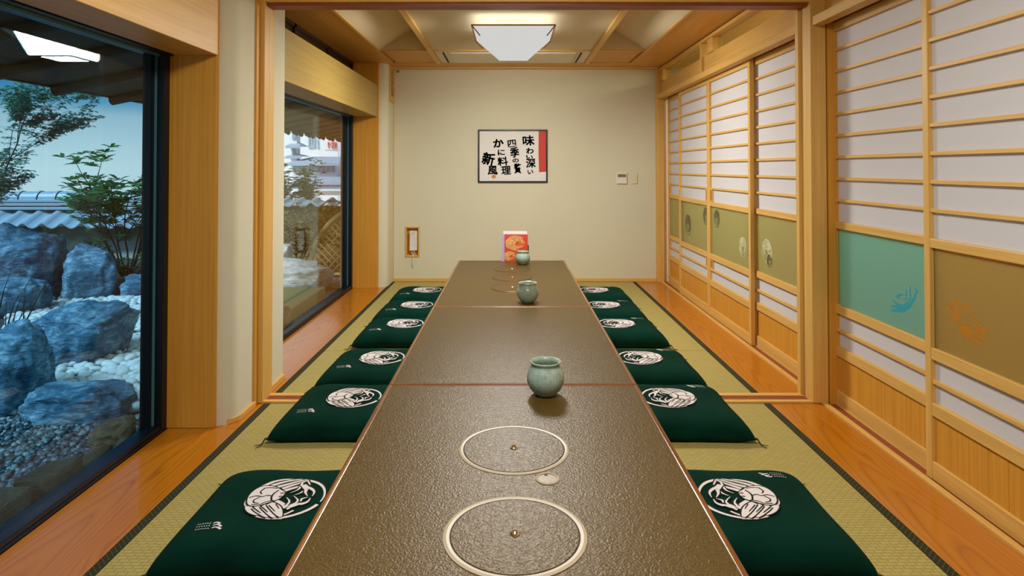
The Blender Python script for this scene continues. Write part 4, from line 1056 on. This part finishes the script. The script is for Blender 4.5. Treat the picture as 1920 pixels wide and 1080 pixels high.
# shrub with single leaves
def leaf_mesh(L, W):
    vs = [(0, 0, 0), (L * .3, W * .42, .12 * W), (L * .62, W * .5, .15 * W), (L, 0, -.06 * L), (L * .62, -W * .5, .15 * W), (L * .3, -W * .42, .12 * W), (L * .5, 0, 0)]
    fs = [(0, 6, 1), (1, 6, 2), (2, 6, 3), (3, 6, 4), (4, 6, 5), (5, 6, 0)]
    return vs, fs
def leaf_matrix(p, d, roll):
    d = Vector(d).normalized(); s = d.cross(Vector((0, 0, 1)))
    if s.length < 1e-3: s = Vector((1, 0, 0))
    s.normalize(); n = s.cross(d)
    R = Matrix((d, s, n)).transposed().to_4x4()
    return Matrix.Translation(p) @ R @ Matrix.Rotation(roll, 4, 'X')
def shrub(name, x, y, h, spread, nstem, nwhorl, leafs, mat, label, singles=0, seed=1, Lf=0.10, Wf=0.034, crown0=0.4):
    rr = random.Random(seed)
    r = empty(name, (x, y, GZ), label, 'shrub')
    st = MB(); tips = []
    for k in range(nstem):
        a = 2 * PI * k / nstem + rr.uniform(-.4, .4); p = Vector((x + 0.04 * math.cos(a), y + 0.04 * math.sin(a), GZ - 0.02)); pts = [p.copy()]
        for i in range(6):
            q = 0.25 + 0.5 * rr.random(); p = p + Vector((math.cos(a) * spread * q / 5, math.sin(a) * spread * q / 5, h * 0.72 / 6 * rr.uniform(.7, 1.1))); a += rr.uniform(-.5, .5); pts.append(p.copy())
            if i >= 2:
                for _ in range(2):
                    b = a + rr.uniform(-1.6, 1.6); e = p + Vector((math.cos(b) * spread * rr.uniform(.2, .6), math.sin(b) * spread * rr.uniform(.2, .6), h * rr.uniform(.05, .30)))
                    mid = (p + e) / 2 + Vector((0, 0, -0.03)); st.tube([p, mid, e], [0.006, 0.005, 0.003], 5); tips.append((e, b)); tips.append((mid, b + 1))
        st.tube(pts, [0.014 - 0.0015 * i for i in range(7)], 6); tips.append((p, a))
    obj('stem', st, M['bark'], r, smooth=True)
    lv, lf = leaf_mesh(Lf, Wf); me = bpy.data.meshes.new('leaf'); me.from_pydata(lv, [], lf); me.materials.append(M[mat])
    leaves = []
    while len(leaves) < nwhorl * leafs:
        e, b = rr.choice(tips); e = e + Vector((rr.gauss(0, .06), rr.gauss(0, .06), rr.gauss(0, .06)))
        if e.z < GZ + h * crown0: continue
        a0 = rr.uniform(0, 6.28)
        for i in range(leafs):
            a = a0 + 6.28 * i / leafs + rr.uniform(-.3, .3)
            leaves.append(leaf_matrix(e, (math.cos(a), math.sin(a), rr.uniform(-.1, .7)), rr.uniform(-.4, .4)))
    leaves.sort(key=lambda m: m.translation.y)
    for mt in leaves[:singles]:
        o = bpy.data.objects.new('leaf', me); COL.objects.link(o); o.parent = r; k = rr.uniform(.8, 1.2)
        o.matrix_local = Matrix.Translation(-r.location) @ mt @ Matrix.Scale(k, 4)
    m = MB()
    for mt in leaves[singles:]: m.add([mt @ Vector(v) for v in lv], lf)
    obj('foliage', m, M[mat], r, kind='stuff')
    return r
shrub('leafy_shrub', -4.72, 7.75, 1.50, 0.62, 9, 340, 6, 'leaf', 'leafy green shrub with bare stems beside the near window frame', 280, 3, 0.125, 0.046, 0.42)
shrub('low_shrub', -4.95, 7.0, 0.62, 0.35, 5, 60, 6, 'leaf', 'low green plant between the two back rocks', 0, 5, crown0=0.3)
shrub('low_shrub', -4.35, 7.6, 0.35, 0.6, 6, 60, 5, 'leaf', 'dark low ground cover under the leafy shrub', 0, 8, crown0=0.05)
shrub('olive_bush', -2.76, 8.05, 0.92, 0.62, 9, 620, 6, 'olive', 'olive green bush in front of the brown garden wall', 200, 6, 0.060, 0.028, 0.04)
shrub('trimmed_tree', -3.58, 10.25, 1.50, 0.40, 10, 1000, 6, 'olive', 'olive green treetop above the brown garden wall', 0, 7, 0.070, 0.032, 0.3)

# thin maple at the left
mp = empty('maple_tree', (-5.25, 6.2, GZ), 'thin young maple with fine leaves at the left window edge', 'tree')
st = MB(); rr = random.Random(12); tips = []
def branch(p, d, L, r, n):
    pts = [p.copy()]
    for i in range(5):
        d = (d + Vector((rr.uniform(-.15, .15), rr.uniform(-.15, .15), rr.uniform(-.05, .12)))).normalized(); p = p + d * L / 5; pts.append(p.copy())
        if n <= 1: tips.append((p.copy(), d.copy()))
    st.tube(pts, [r * (1 - .13 * i) for i in range(6)], 5)
    if n > 0:
        for i in range(4):
            q = pts[rr.choice((2, 3, 4, 5))]; branch(q, (d + Vector((rr.uniform(-.9, .9), rr.uniform(-.9, .9), rr.uniform(-.35, .35)))).normalized(), L * rr.uniform(.5, .7), r * .5, n - 1)
branch(Vector((-5.25, 6.2, GZ)), Vector((.12, 0, 1)), 1.15, 0.016, 3)
branch(Vector((-5.05, 6.2, 0.95)), Vector((.3, 0, 1)), 0.9, 0.010, 3)
obj('trunk', st, M['bark'], mp, smooth=True)
m = MB(); lv, lf = leaf_mesh(0.055, 0.02)
for p, d in tips:
    if p.z < 0.78: continue
    for k in range(5):
        e = p + Vector((rr.gauss(0, .03), rr.gauss(0, .03), rr.gauss(0, .012)))
        for j in range(3):
            a = rr.uniform(0, 6.28); mt = leaf_matrix(e, (math.cos(a), math.sin(a), rr.uniform(-.5, .1)), rr.uniform(-.5, .5)); m.add([mt @ Vector(v) for v in lv], lf)
obj('foliage', m, M['maple'], mp, kind='stuff')

# reeds
rd = empty('reed_clump', (-3.06, 3.86, GZ), 'dark upright reed blades at the left window edge', 'plant'); rr = random.Random(4)
for k in range(11):
    a = rr.uniform(-.1, .45); x, y = -3.06 + rr.uniform(-.10, .05), 3.86 + rr.uniform(-.06, .06); L = rr.uniform(.5, .78)
    pts = [Vector((x + a * L * t * t, y + rr.uniform(-.02, .02), GZ + L * t)) for t in (0, .25, .5, .75, 1)]
    mm = MB(); vs = []
    for i, p in enumerate(pts):
        ww = 0.011 * (1 - i / 4.3); vs += [(p.x - ww, p.y, p.z), (p.x, p.y - ww * .5, p.z), (p.x + ww, p.y, p.z), (p.x, p.y + ww * .5, p.z)]
    mm.add(vs, [(4 * i + j, 4 * i + (j + 1) % 4, 4 * i + 4 + (j + 1) % 4, 4 * i + 4 + j) for i in range(4) for j in range(4)])
    obj('blade', mm, M['reed'], rd)

# garden wall with tiled coping (left window)
gw = empty('garden_wall', (-6.4, 9.3, GZ), 'white garden wall with a grey tiled coping behind the rocks', 'wall')
obj('wall_body', B(-14.0, -3.55, 9.25, 9.45, GZ, 0.22), M['gwall'], gw)
obj('fascia', B(-14.0, -3.50, 9.05, 9.22, 0.16, 0.36), M['fascia'], gw)
def wave_tile(x, yb, yf, zb, zf, wd, amp, th=0.018):
    m = MB(); n = 12; vs = []
    for (yy, zz) in ((yf, zf), (yb, zb)):
        for lay in (0, th):
            for i in range(n + 1):
                t = i / n; s = math.sin(2 * PI * t) ; zw = amp * (s if s > 0 else 0.55 * s)
                vs.append((x + wd * t, yy, zz + zw + lay))
    A = n + 1; fs = []
    for i in range(n):
        fs += [(i, i + 1, A + i + 1, A + i), (2 * A + i + 1, 2 * A + i, 3 * A + i, 3 * A + i + 1), (A + i, A + i + 1, 3 * A + i + 1, 3 * A + i), (i + 1, i, 2 * A + i, 2 * A + i + 1)]
    fs += [(0, A, 3 * A, 2 * A), (n, 2 * A + n, 3 * A + n, A + n)]
    return m.add(vs, fs)
for k in range(37):
    x = -13.8 + k * 0.275
    obj('roof_tile', wave_tile(x, 9.30, 8.85, 0.60, 0.38, 0.275, 0.045), M['kawara'], gw, smooth=False)
    obj('ridge_tile', MB().prism([(9.33 + 0.115 * math.cos(a * PI / 8), 0.745 + 0.115 * math.sin(a * PI / 8)) for a in range(9)], 'x', x, x + 0.262), M['kawara'], gw)
    obj('ridge_collar', MB().prism([(9.33 + 0.130 * math.cos(a * PI / 8), 0.742 + 0.130 * math.sin(a * PI / 8)) for a in range(9)], 'x', x + 0.225, x + 0.262), M['kawara'], gw)
for z, d in ((0.60, 0.19), (0.655, 0.17), (0.705, 0.15)):
    obj('ridge_slab', B(-13.8, -3.6, 9.33 - d, 9.33 + d, z, z + 0.040), M['kawara'], gw, bevel=0.006)
# brown wall outside the second window
bw = empty('brown_garden_wall', (-2.3, 9.0, GZ), 'brown garden wall with one row of wavy coping tiles', 'wall')
obj('wall_body', B(-3.52, -0.9, 8.98, 9.10, GZ, 0.66), M['bwall'], bw)
for k in range(12):
    obj('coping_tile', wave_tile(-3.50 + k * 0.215, 9.14, 8.83, 0.72, 0.68, 0.215, 0.036, 0.03), M['kawara'], bw)

# bamboo lattice screen
lf_ = empty('bamboo_fence', (-1.9, 7.7, GZ), 'arched bamboo lattice screen outside the second window', 'fence')
ac_, bc_, xc_ = 0.74, 0.86, -1.72
arch = [(xc_ - ac_ * math.cos(t * PI / 2 / 16), 7.7, GZ + bc_ * math.sin(t * PI / 2 / 16)) for t in range(17)]
obj('arch_pole', MB().tube(arch, 0.036, 10), M['bamboo'], lf_, smooth=True)
obj('base_pole', MB().tube([(xc_ - ac_, 7.7, GZ + 0.03), (xc_, 7.7, GZ + 0.03)], 0.022, 8), M['bamboo'], lf_, smooth=True)
obj('end_post', MB().tube([(xc_, 7.7, GZ), (xc_, 7.7, GZ + bc_)], 0.03, 8), M['bamboo'], lf_, smooth=True)
def inside(x, z): return x <= xc_ and z >= GZ + 0.03 and ((x - xc_) / ac_) ** 2 + ((z - GZ) / bc_) ** 2 <= 0.97
for sgn in (1, -1):
    for k in range(-14, 22):
        c = k * 0.088
        ps = [(xc_ - ac_ + t * 0.012, (GZ + 0.03 + c + sgn * (t * 0.012) * 1.05) if sgn > 0 else (GZ + 0.03 + c + 0.6 - (t * 0.012) * 1.05)) for t in range(64)]
        ps = [p for p in ps if inside(*p)]
        if len(ps) > 3:
            obj('lattice_rod', MB().tube([(ps[0][0], 7.7 + sgn * 0.008, ps[0][1]), (ps[-1][0], 7.7 + sgn * 0.008, ps[-1][1])], 0.009, 6), M['bamboo'], lf_, smooth=True)
# low wooden step
obj('wooden_step', B(-2.46, -1.86, 4.75, 6.35, GZ, GZ + 0.13), M['deck'], label='low weathered wooden step outside the second window', cat='step', bevel=0.01)

# eaves
ev = empty('eave', (-2.3, 2.5, 1.75), 'dark timber eave with rafters over the near window', 'eave', kind=S)
def sl(x): return 1.735 + (x + 3.0) / 1.3 * 0.26
obj('soffit_boarding', MB().prism([(-3.02, sl(-3.02) + 0.015), (-1.70, sl(-1.70) + 0.015), (-1.70, sl(-1.70) + 0.07), (-3.02, sl(-3.02) + 0.07)], 'y', -3.0, 7.0), M['darkwood'], ev)
obj('eave_edge', B(-3.05, -3.02, -3.0, 7.0, sl(-3.02) + 0.005, sl(-3.02) + 0.09), M['darkwood'], ev)
for k in range(12):
    y = 0.57 + k * 0.6 - 0.6
    n = 10; m = MB(); pts = [(-3.03, y, sl(-3.03) - 0.012), (-2.4, y, sl(-2.4) - 0.012), (-1.70, y, sl(-1.70) - 0.012)]
    obj('rafter', m.tube(pts, 0.038, 10), M['darkwood'], ev, smooth=False)
ev2 = empty('board_eave', (-2.3, 10, 1.75), 'pale boarded eave with a stepped edge beyond the second window', 'eave', kind=S)
for k in range(24):
    y = 7.02 + k * 0.27; dz = 0.022 * (k % 2)
    q = -3.0 - 0.02 * (k % 2)
    obj('eave_board', MB().prism([(q, sl(q) - dz), (-1.70, sl(-1.70) - dz), (-1.70, sl(-1.70) + 0.05), (q, sl(q) + 0.05)], 'y', y, y + 0.262), M['eaveboard'], ev2, bevel=0.004)
    obj('edge_scallop', MB().prism([(y, sl(q) + 0.03), (y, sl(q) - 0.045), (y + 0.20, sl(q) - 0.075), (y + 0.262, sl(q) - 0.045), (y + 0.262, sl(q) + 0.03)], 'x', q - 0.012, q), M['eaveboard'], ev2)
struct('wall_outer', B(-1.70, -1.60, YB + 0.13, 13.5, -0.5, 2.4), M['gwall'], 'outer wall of the building beyond the room', 'wall')
struct('roof', B(-3.0, 3.0, -3.0, 13.5, 2.67, 2.75), M['darkwood'], 'roof over the rooms', 'roof')

# far buildings
def px3(px, py, Y): return ((px - 957) * Y / F, CAM_H + (316 - py) * Y / F)
def face(Y, x0, x1, y0, y1, depth=0.0):
    a, zt = px3(x0, y0, Y); b, zb = px3(x1, y1, Y); return a, b, zb, zt
def slab(root, nm, Y, x0, x1, y0, y1, mat, d=2.0):
    a, b, zb, zt = face(Y, x0, x1, y0, y1); return obj(nm, B(a, b, Y, Y + d, zb, zt), mat, root)
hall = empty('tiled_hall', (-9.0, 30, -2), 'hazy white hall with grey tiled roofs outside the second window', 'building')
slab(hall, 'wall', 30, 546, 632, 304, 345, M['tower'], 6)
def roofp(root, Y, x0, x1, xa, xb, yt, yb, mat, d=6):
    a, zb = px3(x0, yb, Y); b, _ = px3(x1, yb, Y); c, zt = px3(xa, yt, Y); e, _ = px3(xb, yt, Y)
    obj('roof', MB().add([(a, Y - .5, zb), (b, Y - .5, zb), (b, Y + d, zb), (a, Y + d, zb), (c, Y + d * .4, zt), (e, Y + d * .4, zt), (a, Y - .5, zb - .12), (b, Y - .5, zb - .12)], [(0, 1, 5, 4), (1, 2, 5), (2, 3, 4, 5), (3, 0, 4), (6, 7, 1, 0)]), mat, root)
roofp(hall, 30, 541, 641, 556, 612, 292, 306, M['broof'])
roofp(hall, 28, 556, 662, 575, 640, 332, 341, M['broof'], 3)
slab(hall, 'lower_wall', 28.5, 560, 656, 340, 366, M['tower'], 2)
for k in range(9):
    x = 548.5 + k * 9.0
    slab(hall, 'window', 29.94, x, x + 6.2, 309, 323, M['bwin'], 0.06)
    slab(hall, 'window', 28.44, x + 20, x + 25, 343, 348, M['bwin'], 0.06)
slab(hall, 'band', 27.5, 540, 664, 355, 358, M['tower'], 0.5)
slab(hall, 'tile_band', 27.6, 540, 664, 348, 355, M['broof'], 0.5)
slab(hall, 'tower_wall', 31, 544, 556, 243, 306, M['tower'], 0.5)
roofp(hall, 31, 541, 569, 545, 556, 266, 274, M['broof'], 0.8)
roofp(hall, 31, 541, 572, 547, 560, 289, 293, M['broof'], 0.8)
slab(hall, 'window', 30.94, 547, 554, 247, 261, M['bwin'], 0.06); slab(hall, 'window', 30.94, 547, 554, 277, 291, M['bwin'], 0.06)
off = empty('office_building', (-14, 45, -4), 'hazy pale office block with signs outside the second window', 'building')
slab(off, 'wall', 45, 380, 633, -420, 380, M['tower'], 8)  # unseen upper height added as a white reflection for the far sill
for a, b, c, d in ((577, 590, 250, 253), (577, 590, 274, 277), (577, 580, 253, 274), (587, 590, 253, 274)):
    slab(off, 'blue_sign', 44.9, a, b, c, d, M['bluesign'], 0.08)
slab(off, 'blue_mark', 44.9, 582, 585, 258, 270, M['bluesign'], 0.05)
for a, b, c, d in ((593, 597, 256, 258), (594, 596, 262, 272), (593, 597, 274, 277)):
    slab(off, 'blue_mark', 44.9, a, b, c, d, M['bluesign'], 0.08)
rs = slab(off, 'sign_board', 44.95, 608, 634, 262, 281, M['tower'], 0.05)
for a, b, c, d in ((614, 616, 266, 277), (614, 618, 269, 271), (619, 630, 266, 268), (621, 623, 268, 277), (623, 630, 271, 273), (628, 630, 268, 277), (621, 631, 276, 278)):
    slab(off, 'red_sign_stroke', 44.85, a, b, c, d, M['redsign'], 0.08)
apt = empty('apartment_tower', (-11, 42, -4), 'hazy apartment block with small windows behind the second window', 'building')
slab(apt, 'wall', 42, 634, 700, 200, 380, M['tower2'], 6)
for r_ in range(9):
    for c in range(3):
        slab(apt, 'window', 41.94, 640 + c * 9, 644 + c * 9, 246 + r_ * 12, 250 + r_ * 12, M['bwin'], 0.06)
